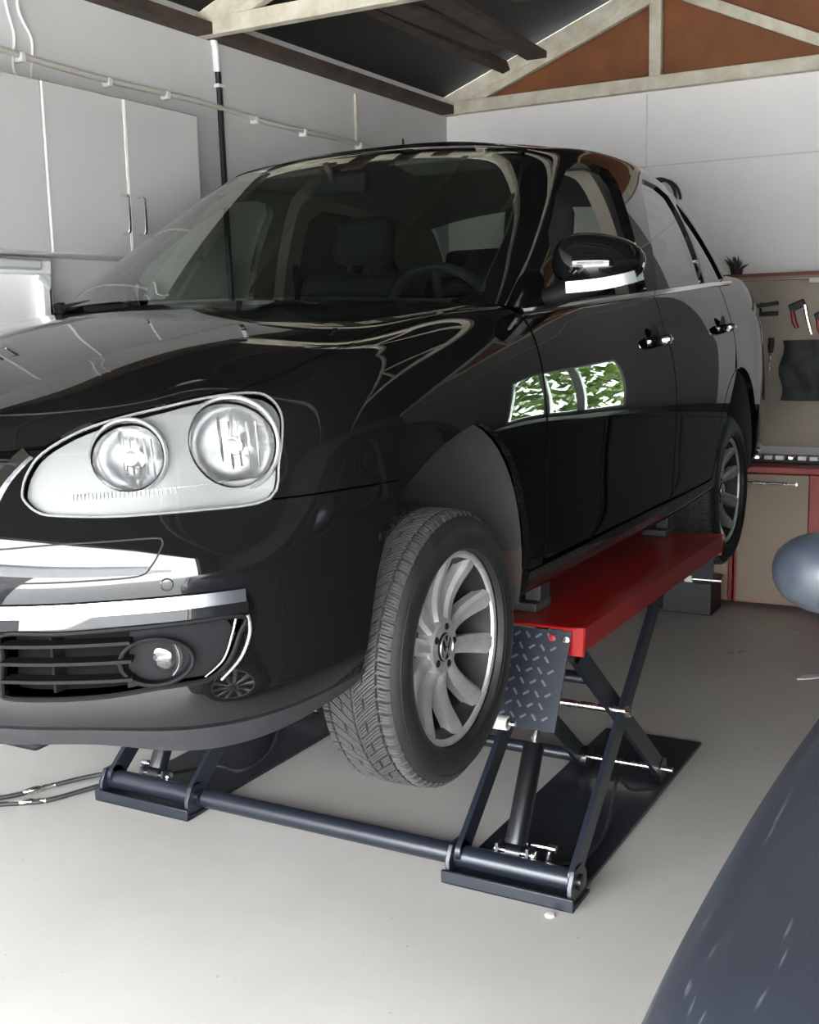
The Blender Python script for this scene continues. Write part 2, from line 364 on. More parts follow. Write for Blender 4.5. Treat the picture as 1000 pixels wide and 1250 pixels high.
def panel(name, S, outer, holes=(), gap=.002, depth=.014, off=0.0, m=None, parent=None, half=False, mirror=False, step=.125, bulge=None, label=None):
    """mesh of the part of S inside 'outer' and outside 'holes' (uv loops); half: welded to its mirror image; mirror: built on the car's right side"""
    O = inset(S, densify(outer), gap) if gap else densify(outer)
    H = [inset(S, densify(h), -gap) if gap else densify(h) for h in holes]
    lo = O.min(0); hi = O.max(0)
    gx = np.arange(np.ceil(lo[0] / step) * step, hi[0], step); gy = np.arange(np.ceil(lo[1] / step) * step, hi[1], step)
    pts = []; loops = [O] + H; allb = np.concatenate(loops)
    for x in gx:
        for y in gy:
            p = (x, y)
            if inside(O, p) and not any(inside(h, p) for h in H) and (np.abs(allb - p).max(1).min() > step * .35): pts.append(p)
    vs = [Vector(p) for p in allb] + [Vector(p) for p in pts]; ed = []; k = 0
    for l in loops:
        n = len(l); ed += [(k + i, k + (i + 1) % n) for i in range(n)]; k += n
    V2, E2, F2, _, _, _ = delaunay_2d_cdt(vs, ed, [], 0, 1e-5)
    V2 = np.array([tuple(v) for v in V2])
    F = []
    for f in F2:
        c = V2[list(f)].mean(0)
        if inside(O, c) and not any(inside(h, c) for h in H): F.append(tuple(f))
    used = sorted({i for f in F for i in f}); rm = {o: i for i, o in enumerate(used)}; V2 = V2[used]; F = [tuple(rm[i] for i in f) for f in F]
    X = S.ev(V2[:, 0], V2[:, 1]); Nn = S.normal(V2[:, 0], V2[:, 1])
    o_ = np.full(len(X), off)
    if bulge is not None: o_ = o_ + bulge(X)
    X = X + Nn * o_[:, None]
    U, Vm = S.nu - 1, S.nv - 1
    cen = (np.abs(V2[:, 0]) < 1e-4) | (np.abs(V2[:, 0] - U) < 1e-4) | (np.abs(V2[:, 1] - Vm) < 1e-4)
    if half: X[cen, 0] = 0
    # orientation
    f0 = np.array(F); cr = np.cross(X[f0[:, 1]] - X[f0[:, 0]], X[f0[:, 2]] - X[f0[:, 0]]); fl = (cr * Nn[f0[:, 0]]).sum(1) < 0
    F = [f[::-1] if w else f for f, w in zip(F, fl)]
    # return flange along free edges
    cnt = {}
    for f in F:
        for i in range(3): e = (f[i], f[(i + 1) % 3]); cnt[e] = cnt.get(e, 0) + 1
    V = [tuple(p) for p in X]; NN = [tuple(p) for p in Nn]
    if depth:
        for (i, j) in list(cnt):
            if (j, i) in cnt or (half and cen[i] and cen[j]): continue
            a, b = X[i], X[j]; c, d = X[j] - Nn[j] * depth, X[i] - Nn[i] * depth
            q = np.cross(c - a, b - a) * -1; 
            t = b - a; q = np.cross(t, Nn[i]); q /= np.linalg.norm(q) + 1e-12
            k = len(V); V += [tuple(a), tuple(b), tuple(c), tuple(d)]; NN += [tuple(q)] * 4; F.append((k + 1, k, k + 3, k + 2))
    V = np.array(V); NN = np.array(NN)
    if half:
        k = len(V); V = np.concatenate([V, V * MIR]); NN = np.concatenate([NN, NN * MIR]); F = F + [tuple(i + k for i in f[::-1]) for f in F]
    elif mirror:
        V = V * MIR; NN = NN * MIR; F = [f[::-1] for f in F]
    me = bpy.data.meshes.new(name)
    off_l = root_of(parent).location if parent is not None else Vector((0, 0, 0))
    me.from_pydata([tuple(p - CAR0) for p in V], [], F); me.update()
    me.polygons.foreach_set('use_smooth', [True] * len(me.polygons))
    me.normals_split_custom_set_from_vertices([tuple(n / (np.linalg.norm(n) + 1e-9)) for n in NN])
    me.materials.append(m)
    o = bpy.data.objects.new(name, me); link(o, parent)
    if label: o['label'] = label
    return o
CAR0 = np.array([0, 2.2, 0.0])
LIFT = .625
def car_mb(mb):
    """shift a car-frame mesh builder into world space (obj() takes the root's location off again)"""
    mb.v = [(x, y, z + LIFT) for x, y, z in mb.v]; return mb
# ---------------------------------------------------------------- materials of the car
M = {}
M['paint'] = mat('black car paint', (.0035, .0035, .0037, 1), .6, coat=1, coat_rough=.008, spec=0)
M['paint2'] = mat('dark grey car paint', rgb(39, 42, 50), .42, coat=.35, coat_rough=.16, var=.06, scale=5)
M['trim_black'] = mat('black plastic', (.005, .005, .0055, 1), .6, bump=.15, bscale=400, spec=.12)
M['lip'] = mat('grey textured plastic', rgb(23, 23, 26), .55, var=.2, scale=30, bump=.25, bscale=500)
M['void'] = mat('matt black plastic', (.004, .004, .004, 1), .9, spec=.1)
M['chrome'] = mat('chrome', (.82, .82, .82, 1), .08, metal=1, rvar=.03, scale=12)
M['satin'] = mat('satin silver', (.50, .50, .50, 1), .32, metal=.9)
M['hl_house'] = mat('headlight silver', (.30, .30, .296, 1), .30, metal=.5)
M['hl_bowl'] = mat('headlight reflector', (.46, .46, .46, 1), .16, metal=.85)
M['strip'] = mat('clear indicator plastic', (.19, .19, .185, 1), .25, metal=.5)
M['rim_grey'] = mat('lens rim grey', rgb(105, 105, 104), .35, var=.1, scale=20)
M['lens'] = glass('clear lens', (.95, .95, .94, 1), 1.45, .02, .02)
M['ws'] = glass('windscreen glass', (.50, .58, .52, 1), 1.6, 0, .05)
M['tint'] = glass('dark tinted glass', (.10, .11, .11, 1), 1.6, 0, .06)
M['sideglass'] = glass('side glass', (.80, .87, .82, 1), 1.5, 0, .02)
M['rubber'] = mat('tyre rubber', rgb(17, 16, 16), .62, var=.25, scale=18, rvar=.08)
M['tread'] = mat('dusty tyre tread', rgb(46, 44, 43), .7, var=.12, scale=12)
M['alloy'] = mat('silver alloy', (.54, .53, .52, 1), .36, metal=.75, rvar=.08, scale=30, var=.12)
M['alloy_in'] = mat('dark wheel barrel', rgb(22, 21, 20), .6, metal=.3, var=.3, scale=15)  # barrel coloured near black behind the spokes
M['disc'] = mat('brake disc steel', rgb(54, 50, 47), .5, metal=.6, var=.3, scale=10)
M['dark'] = mat('dark underbody', rgb(18, 18, 18), .8, var=.3, scale=9)
M['liner'] = mat('wheel arch liner', rgb(25, 25, 24), .75, scale=5, col2=rgb(38, 37, 35), bump=.3, bscale=90)
M['rust'] = mat('rust stain', rgb(58, 42, 30), .9, scale=25, col2=rgb(42, 37, 33))
M['cloth'] = mat('dark seat cloth', rgb(26, 27, 30), .9, var=.2, scale=60, bump=.3, bscale=300)
M['dash'] = mat('dashboard plastic', rgb(22, 22, 23), .7, bump=.3, bscale=300, var=.1, scale=30)
M['beige'] = mat('light pillar trim', rgb(94, 88, 79), .8, var=.06, scale=20)
M['head'] = mat('headlining', rgb(84, 81, 77), .95, var=.06, scale=40)
M['red_lens'] = mat('red lamp lens', rgb(110, 14, 14), .12, coat=1)
M['mirror2'] = mat('blue grey mirror paint', rgb(42, 47, 55), .36, coat=.5, coat_rough=.15, var=.06, scale=20)
M['bolt'] = mat('dark bolt', rgb(40, 40, 42), .4, metal=.8)
sp = lambda P, k=6: spline_loop(P, k, False)
L_, U_ = LOWER, UPPER
def uvL(items): return to_uv(L_, items)
def uvU(items): return to_uv(U_, items)
# ---- curves on the skin (car frame)
HL = uvL(spline_loop(TR['headlight'], 4))
HOODLEAD = TR['hood_lead']
GAP = [(.668, .385, .790), (.700, .50, .820), (.724, .65, .853), (.739, .90, .892), (.748, 1.10, .925), (.745, 1.29, .955)]
SEAM = TR['seam']; ARCH = sp(TR['arch'], 4)
def car_body(car, paint, detail=True):
    P = {}
    lead = sp(HOODLEAD, 3); gap = sp(GAP, 3)
    cowl = sp([(.745, 1.29, .955), (.60, 1.20, .97), (.35, 1.125, .978), (.12, 1.10, .98)], 3)
    hood = uvL([(0, L_.inv([(0, .098, .692)])[0][1])] + lead + gap + cowl) + [np.array([L_.inv([(.06, 1.1, .98)])[0][0], L_.nv - 1.0]), np.array([0, L_.nv - 1.0])]
    hood[0] = np.array([0, hood[1][1]])
    P['hood_outline'] = hood
    P['hood'] = panel('hood', L_, hood, [HL], .002, .02, 0, paint, car, half=True)
    # front bumper with openings
    gr = TR['grille_edge']
    grille = [np.array([0, hood[0][1] + .02])] + uvL([(.372, .112, .690)] + gr[::-1] + [(.318, .05, .56), (.290, .033, .44), (.280, .03, .25)]) + [np.array([0, 1.35])]
    low = uvL(spline_loop(TR['lower_hole'], 3))
    a_fr = [p for p in ARCH if p[1] < .66]
    ua = L_.inv([(.80, .555, .19)])[0][0]
    bump = [np.array([0, 0.55])] + [np.array([t, .55]) for t in np.linspace(.5, ua, 14)] + uvL(a_fr + SEAM[::-1] + [(.70, .36, .68), (.55, .20, .70), (.42, .12, .70), (.398, .130, .694)]) + [np.array([0, hood[0][1] - .03])]
    P['bumper'] = panel('front_bumper', L_, bump, [HL, grille, low], .0025, .02, 0, paint, car, half=True)
    lipp = [np.array([0, 0.0]), np.array([ua + .1, 0.0])] + [np.array([ua + .05, .55])] + [np.array([t, .52]) for t in np.linspace(ua - .2, .0, 14)]
    lo = panel('bumper_lip', L_, lipp, (), .001, .05, .002, M['lip'], car, half=True, label='grey textured lower lip of the front bumper')
    # grille behind its opening
    gf = panel('grille', L_, grille, (), 0, 0, -.03, M['dark'], car, half=True)
    for z, a in ((.665, .365), (.625, .338), (.585, .325), (.545, .31), (.505, .30), (.465, .29), (.36, .28), (.32, .28), (.28, .28)):
        mb = sweep([L_.ev(*side_front(a * s, z))[0] + np.array([0, .004, 0]) for s in np.linspace(-1, 1, 25)], [(-.004, -.006), (.012, -.006), (.012, .006), (-.004, .006)])
        obj('grille_bar', car_mb(mb), M['trim_black'] if z != .625 else M['chrome'], gf)
    for sx in (1, -1):
        pts = sp([tuple(L_.ev(*L_.inv([p])[0])[0]) for p in gr[::-1] + [(.318, .05, .56), (.290, .033, .44)]], 5)
        mb = sweep([(x * sx, y - .003, z) for x, y, z in pts], [(-.011, -.004), (.011, -.004), (.011, .005), (-.011, .005)], up=(0, -1, 0))
        obj('grille_surround', car_mb(mb), M['chrome'], gf, label='chrome strip edging the grille')
    # fenders, doors, quarter panels on both sides
    f_out = gap + [(.80, 1.335, .90), ('s', 1.343, .80), ('s', 1.346, .62), ('s', 1.345, .45), ('s', 1.335, .285), ('s', 1.256, .285)] + ARCH[::-1][:-1]
    f_out = [p for p in f_out if not (len(p) == 3 and p[0] != 's' and p[1] < .645 and p[2] < .585)] + SEAM[::-1] + [(.72, .40, .70)]
    fen = uvL(f_out)
    r_arch = [('s', 3.458 + .365 * math.cos(t), .335 + .365 * math.sin(t)) for t in np.linspace(PI - .15, 0.02, 20)]
    bz = lambda y, d=.006: ('s', y, float(belt_z(y)) - d)
    d1 = uvL([bz(1.345)] + [bz(y) for y in (1.5, 1.7, 1.9, 2.1, 2.3)] + [bz(2.435), ('s', 2.475, .80), ('s', 2.495, .65), ('s', 2.497, .48), ('s', 2.475, .295)] + [('s', 1.36, .295), ('s', 1.352, .45), ('s', 1.353, .62), ('s', 1.350, .80)])
    d2 = uvL([bz(2.440)] + [bz(y) for y in (2.7, 2.95, 3.2)] + [bz(3.385), ('s', 3.385, .78), ('s', 3.36, .71)] + [('s', 3.458 + .372 * math.cos(t), .335 + .372 * math.sin(t)) for t in np.linspace(PI / 2 + .25, PI - .30, 7)] + [('s', 3.06, .36), ('s', 3.03, .295), ('s', 2.482, .295), ('s', 2.502, .48), ('s', 2.500, .65), ('s', 2.480, .80)])
    sill = uvL([('s', 1.256, .281), ('s', 2.2, .289), ('s', 3.03, .289), ('s', 3.075, .36), ('s', 3.095, .37)]) + [np.array([L_.inv([(.83, 3.10, .21)])[0][0], .05]), np.array([L_.inv([(.83, 1.26, .21)])[0][0], .05])]
    # quarter: from the rear door round to the bumper and up to the boot gap
    q = uvL([('s', 3.391, .71), ('s', 3.392, .80), bz(3.392)]) + uvL([(.72, 3.80, 1.058), (.66, 4.05, 1.066), (.64, 4.20, 1.066), (.665, 4.33, 1.045), (.688, 4.40, .98), (.72, 4.385, .80), (.745, 4.37, .66)]) + uvL([('s', 4.2, .62), ('s', 3.93, .56)]) + uvL(r_arch[::-1])
    q = [p for p in q]
    for sx in (False, True):
        fr = panel('fender', L_, fen, [HL], .0015, .018, 0, paint, car, mirror=sx)
        dr = panel('front_door', L_, d1, (), .0015, .016, 0, paint, car, mirror=sx)
        dr2 = panel('rear_door', L_, d2, (), .0015, .016, 0, paint, car, mirror=sx)
        panel('sill', L_, sill, (), .001, .02, 0, paint, car, mirror=sx)
        qp = panel('quarter_panel', L_, q, (), .002, .018, 0, paint, car, mirror=sx)
        P.setdefault('doors', []).append((dr, dr2))
        P.setdefault('quarter', []).append(qp)
    # boot lid and rear bumper
    u20 = L_.nu - 1.0
    boot = uvL([(.715, 3.83, 1.060), (.655, 4.06, 1.068), (.635, 4.20, 1.069), (.655, 4.34, 1.045), (.675, 4.405, .98), (.60, 4.455, .80), (.55, 4.48, .68)]) + [np.array([u20, 4.1]), np.array([u20, L_.nv - 1.0]), np.array([L_.inv([(.1, 4.1, 1.07)])[0][0], L_.nv - 1.0])]
    try: panel('boot_lid', L_, boot, (), .002, .016, 0, paint, car, half=True)
    except Exception as e: print('boot', e)
    rb = [np.array([L_.inv([(.83, 3.83, .25)])[0][0], .1]), np.array([u20, .1]), np.array([u20, 4.05])] + uvL([(.55, 4.48, .672), (.745, 4.37, .652), ('s', 4.2, .612), ('s', 3.93, .552)]) + uvL(r_arch[::-1][:4][::-1])
    panel('rear_bumper', L_, rb, (), .002, .02, 0, paint, car, half=True)
    # greenhouse
    wf = uvU([('s', 1.63, .962), ('s', 1.66, 1.06), ('s', 1.71, 1.147), ('s', 1.874, 1.264), ('s', 2.027, 1.350), ('s', 2.12, 1.384), ('s', 2.25, 1.397), ('s', 2.37, 1.388), ('s', 2.405, 1.35), ('s', 2.385, 1.21), ('s', 2.385, 1.10), ('s', 2.388, .992)])
    wr = uvU([('s', 2.51, 1.000), ('s', 2.54, 1.108), ('s', 2.585, 1.222), ('s', 2.66, 1.35), ('s', 2.731, 1.394), ('s', 2.93, 1.388), ('s', 3.06, 1.365), ('s', 3.10, 1.32), ('s', 3.14, 1.22), ('s', 3.17, 1.13), ('s', 3.19, 1.040)])
    wq = uvU([('s', 3.225, 1.042), ('s', 3.205, 1.13), ('s', 3.175, 1.23), ('s', 3.135, 1.335), ('s', 3.17, 1.345), ('s', 3.27, 1.300), ('s', 3.40, 1.215), ('s', 3.52, 1.135), ('s', 3.61, 1.068)])
    ap = uvU([(.735, 1.315, .985), (.715, 1.376, 1.028), (.684, 1.574, 1.154), (.645, 1.735, 1.262), (.605, 1.86, 1.345), (.572, 1.945, 1.40)])
    ws = [np.array([0, .02]), np.array([1.0, .02]), np.array([2.0, .02]), np.array([2.9, .05])] + ap + [np.array([2.6, 3.86]), np.array([1.5, 3.90]), np.array([0, 3.90])]
    sf = [np.array([3.05, 0.0])] + ap + [np.array([3.25, 4.0]), np.array([12.2, 4.0]), np.array([12.45, 2.0]), np.array([12.5, 0.0])]
    P['windshield'] = panel('windshield', U_, ws, (), .001, .006, -.002, M['ws'], car, half=True, label='windscreen reflecting the roof timbers')
    P['roof'] = panel('roof', U_, [np.array(a, float) for a in ((0, 3.92), (2.6, 3.88), (3.2, 4.02), (12.25, 4.02), (13, 3.9), (15, 3.9), (15, 7), (0, 7))], (), .0015, .012, 0, paint, car, half=True)
    rg = [np.array(a, float) for a in ((12.6, .05), (15, .05), (15, 3.88), (13, 3.88), (12.4, 3.7))]
    panel('rear_window', U_, rg, (), .001, .006, -.002, M['sideglass'], car, half=True)
    for sx in (False, True):
        s_ = panel('side_frame', U_, sf, [wf, wr, wq], .001, .035, 0, paint, car, mirror=sx)
        panel('inner_pillar_trim', U_, sf, [wf, wr, wq], -.004, 0, -.036, M['beige'], car, mirror=sx, label='beige inner pillar trim')
        panel('rear_window_glass', U_, wr, (), -.003, 0, -.010, M['tint'], car, mirror=sx)
        panel('quarter_glass', U_, wq, (), -.003, 0, -.010, M['tint'], car, mirror=sx)
        if sx or not detail: panel('front_window_glass', U_, wf, (), -.003, 0, -.010, M['sideglass'], car, mirror=sx)
    panel('headliner', U_, [np.array(a, float) for a in ((0, 4.0), (3, 4.1), (12, 4.1), (15, 4.0), (15, 7), (0, 7))], (), 0, 0, -.035, M['head'], car, half=True)
    # dark inner shell of the cabin and the floor
    for sx in (False, True): panel('inner_door_trim', L_, [np.array(a, float) for a in ((9.2, 1.2), (12.9, 1.2), (13.0, 4.4), (17, 4.4), (17, 7.0), (9.4, 7.0))], (), 0, 0, -.07, M['dash'], car, mirror=sx)
    fl = MB(); fl.box((0, 2.45, .235), (1.20, 3.3, .03)).box((0, 2.2, .23), (1.62, 1.5, .03)).box((0, 1.27, .60), (.94, .03, .66)).box((0, 3.72, .70), (1.2, .04, .62))
    fl.box((0, .62, .45), (.92, .5, .4)).box((0, 3.9, .85), (1.25, .4, .02))
    obj('underbody', car_mb(fl), M['dark'], car)
    return P
def side_front(x, z):
    """(u, v) on the nose seen from the front"""
    S = L_; m = (S.sU < 7)
    d = np.where(m, (S.sP[:, 0] - abs(x)) ** 2 + (S.sP[:, 2] - z) ** 2, 1e9); q = d.argmin(); uv = np.array([S.sU[q], S.sV[q]])
    for _ in range(12):
        P, a, b = S.ev(uv[0], uv[1], True); J = np.array([[a[0, 0], b[0, 0]], [a[0, 2], b[0, 2]]]); r = np.array([abs(x), z]) - P[0, [0, 2]]
        uv = np.clip(uv + np.clip(np.linalg.lstsq(J, r, rcond=1e-2)[0], -.2, .2), [0, 0], [S.nu - 1, S.nv - 1])
    return uv
def nose(x, z, d=0.0):
    uv = side_front(x, z); p = L_.ev(*uv)[0] + L_.normal(*uv)[0] * d
    return np.array([math.copysign(p[0], x) if x else 0, p[1], p[2]])
# ---------------------------------------------------------------- wheel
def make_wheel(parent, loc):
    T = MB(); R0 = .316; PITCH = 70; SUB = 14; NT = PITCH * SUB
    xs = np.array([-.086, -.080, -.0735, -.067, -.0625, -.0615, -.0575, -.0565, -.050, -.042, -.034, -.0300, -.0290, -.0250, -.0240, -.018, -.010, -.0035, -.0025, .0025, .0035, .010, .018, .0240, .0250, .0290, .0300, .034, .042, .050, .0565, .0575, .0615, .0625, .067, .0735, .080, .086]); vs = []
    for i in range(NT):
        k = i % SUB; blk = i // SUB
        for x in xs:
            ax = abs(x); sh = 1.9 * (max(0, .058 - ax) / .058) ** 1.15 + .25 * (ax - .058) / .03 * (ax > .058)
            th = 2 * PI * (i / NT + sh / PITCH) + (PI / PITCH if x < 0 else 0)
            r = R0 - .005 * (ax / .086) ** 3 - (.010 * max(0, (ax - .072) / .014) ** 2); g = 0
            if k in (0, 1, 2) and ax > .003: g = .0085
            if .0570 < ax < .0620: g = .0085
            if .0245 < ax < .0295 and blk % 2: g = .0075
            if ax < .003: g = .006
            if g == 0 and k in (6, 10) and ax < .080: g = .0035
            vs.append((x, math.cos(th) * (r - g), math.sin(th) * (r - g)))
    n = len(xs); fs = [(i * n + k, i * n + k + 1, ((i + 1) % NT) * n + k + 1, ((i + 1) % NT) * n + k) for i in range(NT) for k in range(n - 1)]
    T.add(vs, fs)
    S = MB(); prof = [(.086, .2995), (.0935, .292), (.1015, .278), (.1045, .262), (.1040, .243), (.1005, .2285), (.0935, .2235), (.0870, .2215)]
    half = [(t, r) for t, r in prof]
    S.lathe(half, (0, 0, 0), (1, 0, 0), 96); S.lathe([(-t, r) for t, r in half][::-1], (0, 0, 0), (1, 0, 0), 96)
    for rr, tt in ((.283, .0998), (.236, .1025)): S.lathe([(tt, rr - .0012), (tt + .0012, rr), (tt, rr + .0012)], (0, 0, 0), (1, 0, 0), 96)
    # alloy: barrel, lip, hub, ten spokes
    A = MB(); A.lathe([(.076, .2055), (.0825, .208), (.0855, .214), (.0845, .2205), (.080, .2225)], (0, 0, 0), (1, 0, 0), 96)
    A.lathe([(-.02, .030), (.052, .030), (.056, .034), (.056, .058), (.050, .066), (.020, .070)], (0, 0, 0), (1, 0, 0), 64)
    for k in range(10):
        a = math.radians(95 - 36 * k)
        e = Vector((0, math.cos(a), math.sin(a))); t = Vector((0, -math.sin(a), math.cos(a)))
        secs = []
        for s in np.linspace(0, 1, 11):
            r = .050 + s * .160; w = .0165 + .0020 * (1 - s) + .0105 * s ** 1.5; xf = .054 - .010 * math.sin(PI * min(1, s * 1.15)) + .026 * s ** 2.2
            c = e * r + t * (.010 * (s - .3) * (1 if k % 2 else -1) * .9)
            pr = [(-w, -.030), (-w * .96, -.006), (-w * .30, .001), (w * .55, .001), (w, -.007), (w * .96, -.030)]
            secs.append([Vector((xf + q, 0, 0)) + c + t * p for p, q in pr])
        vs = [p for s in secs for p in s]; m = 6
        A.add(vs, [(i * m + j, i * m + (j + 1) % m, (i + 1) * m + (j + 1) % m, (i + 1) * m + j) for i in range(10) for j in range(m)] + [tuple(range(m))])
    wh = obj('wheel', A, M['alloy'], None, ang=28)
    subs = []
    subs.append(obj('tire_tread', T, M['tread'], None, ang=25, fix=False)); subs.append(obj('tire_sidewall', S, M['rubber'], None, ang=40))
    B = MB(); B.lathe([(-.088, .222), (-.080, .212), (-.06, .200), (.05, .192), (.076, .2055)], (0, 0, 0), (1, 0, 0), 72)
    subs.append(obj('rim_barrel', B, M['alloy_in'], None))
    D = MB(); D.lathe([(-.02, .02), (-.02, .142), (-.002, .142), (-.002, .06), (.018, .058), (.018, .02)], (0, 0, 0), (1, 0, 0), 64)
    subs.append(obj('brake_disc', D, M['disc'], None))
    Bk = MB(); Bk.lathe([(-.05, .0), (-.05, .195)], (0, 0, 0), (1, 0, 0), 48); subs.append(obj('brake_shield', Bk, M['dark'], None))
    C = MB(); C.lathe([(.052, .0335), (.0585, .0325), (.060, .030), (.0605, .0)], (0, 0, 0), (1, 0, 0), 48)
    subs.append(obj('hub_cap', C, M['trim_black'], None))
    # raised roundel on the cap: ring with a V above a W
    Em = MB(); Em.lathe([(.060, .0315), (.0630, .0305), (.0632, .0285), (.0605, .0275)], (0, 0, 0), (1, 0, 0), 48)
    def stroke(p, q): Em.bar((.0618, p[0], p[1]), (.0618, q[0], q[1]), .0046, .0026, up=(1, 0, 0))
    for p, q in (((-.0125, .0250), (0, .0030)), ((.0125, .0250), (0, .0030)), ((-.0245, .0130), (-.0115, -.0235)), ((-.0115, -.0235), (0, -.0015)), ((0, -.0015), (.0115, -.0235)), ((.0115, -.0235), (.0245, .0130))): stroke(p, q)
    subs.append(obj('hub_emblem', Em, M['satin'], None, label='silver roundel emblem on the hub cap'))
    for k in range(5):
        a = math.radians(77 + 72 * k); b = MB(); y, z = .0465 * math.cos(a), .0465 * math.sin(a)
        b.lathe([(.040, .0085), (.0575, .0085), (.0595, .006), (.0595, 0)], (0, y, z), (1, 0, 0), 12); subs.append(obj('wheel_bolt', b, M['bolt'], None))
    for s in subs: s.parent = wh
    wh.parent = parent; wh.location = loc
    return wh
def copy_wheel(w, parent, loc, rz):
    c = copy_tree(w, parent); c.location = loc; c.rotation_euler = (0, 0, rz); return c
# ---------------------------------------------------------------- lamps, mirrors, small parts
def lamp_parts(car, sx):
    S = np.array([sx, 1, 1.0]); mir = sx < 0
    big = inset(L_, densify(HL), -.004)
    bowls = []
    for c0, R in ((TR['hl_bowls'][0], .086), (TR['hl_bowls'][1], .068)):
        uvc = L_.inv([c0])[0]; n_ = L_.normal(*uvc)[0]; ax_ = np.array([.36, -.93, .05]); ax_ = ax_ / np.linalg.norm(ax_) * .6 + n_ * .4; ax_ /= np.linalg.norm(ax_)
        c_ = np.array(c0) + np.array([0, 0, -.008 if R > .07 else -.006]) - n_ * (.020 if R > .07 else .018); t1 = np.cross(ax_, [0, 0, 1]); t1 /= np.linalg.norm(t1); t2 = np.cross(t1, ax_)
        loop_ = [c_ + (t1 * math.cos(w) + t2 * math.sin(w)) * R * .97 + n_ * .012 for w in np.linspace(0, 2 * PI, 28, endpoint=False)]
        bowls.append((c_, ax_, R, uvL([tuple(p) for p in loop_])))
    hs = panel('headlight', L_, list(inset(L_, densify(HL), .003)), [bw_[3] for bw_ in bowls], 0, -.011, -.015, M['hl_house'], car, mirror=mir, label='clear twin-bowl headlight')
    le = panel('headlight_lens', L_, HL, (), .002, .012, .001, M['lens'], car, mirror=mir, bulge=None); le.parent = hs
    # sealing rim round the lens
    loop = L_.ev(*np.array(densify(HL)).T); nn = L_.normal(*np.array(densify(HL)).T)
    mb = MB(); mb.tube([(p - n * .001) * S for p, n in zip(loop, nn)], .0026, 6, closed=True); obj('lens_rim', car_mb(mb), M['rim_grey'], hs)
    for (c, ax, R, _) in bowls:
        c = Vector((c[0] * sx, c[1], c[2])); ax = Vector((ax[0] * sx, ax[1], ax[2]))
        b = MB(); b.lathe([(-.055, .0), (-.055, .014), (-.050, R * .45), (-.034, R * .78), (-.012, R * .95), (.004, R)], c, ax, 48)
        obj('reflector_bowl', car_mb(b), M['hl_bowl'], hs)
        r = MB(); r.lathe([(.0, R * .985), (.008, R * 1.0), (.010, R * 1.04), (.007, R * 1.08), (-.004, R * 1.09)], c, ax, 56); obj('bowl_bezel', car_mb(r), M['hl_house'], hs)
        # glass ball cover and bulb shroud
        q = MB(); q.lathe([(-.05, .016), (-.018, .016), (-.010, .013), (-.006, 0)], c, ax, 20); obj('bulb', car_mb(q), M['satin'], hs)
        sh = MB()
        for t in np.linspace(-.9, .9, 5):
            u_ = Vector((1, 0, 0)); sh.bar(c + u_ * t * R * .55 + Vector((0, .022, R * .50)), c + u_ * t * R * .55 + Vector((0, .030, -R * .50)), .0025, .004)
        obj('reflector_facets', car_mb(sh), M['satin'], hs)
    # long indicator strip under the bowls
    pts = []
    for t in np.linspace(0, 1, 18):
        x = .45 + t * .285; p = nose(x, .608 + .012 * t, -.030); pts.append(p * S)
    mb = sweep(pts, [(-.012, -.016), (.012, -.016), (.012, .013), (-.012, .013)]); obj('indicator_strip', car_mb(mb), M['strip'], hs)
    rb = MB()
    for t in np.linspace(.08, .62, 26):
        x = .45 + t * .285; p = nose(x, .606 + .012 * t, -.016) * S; rb.bar(p + np.array([0, 0, -.013]), p + np.array([0, 0, .012]), .002, .003)
    obj('indicator_ribs', car_mb(rb), M['hl_house'], hs)
    return hs
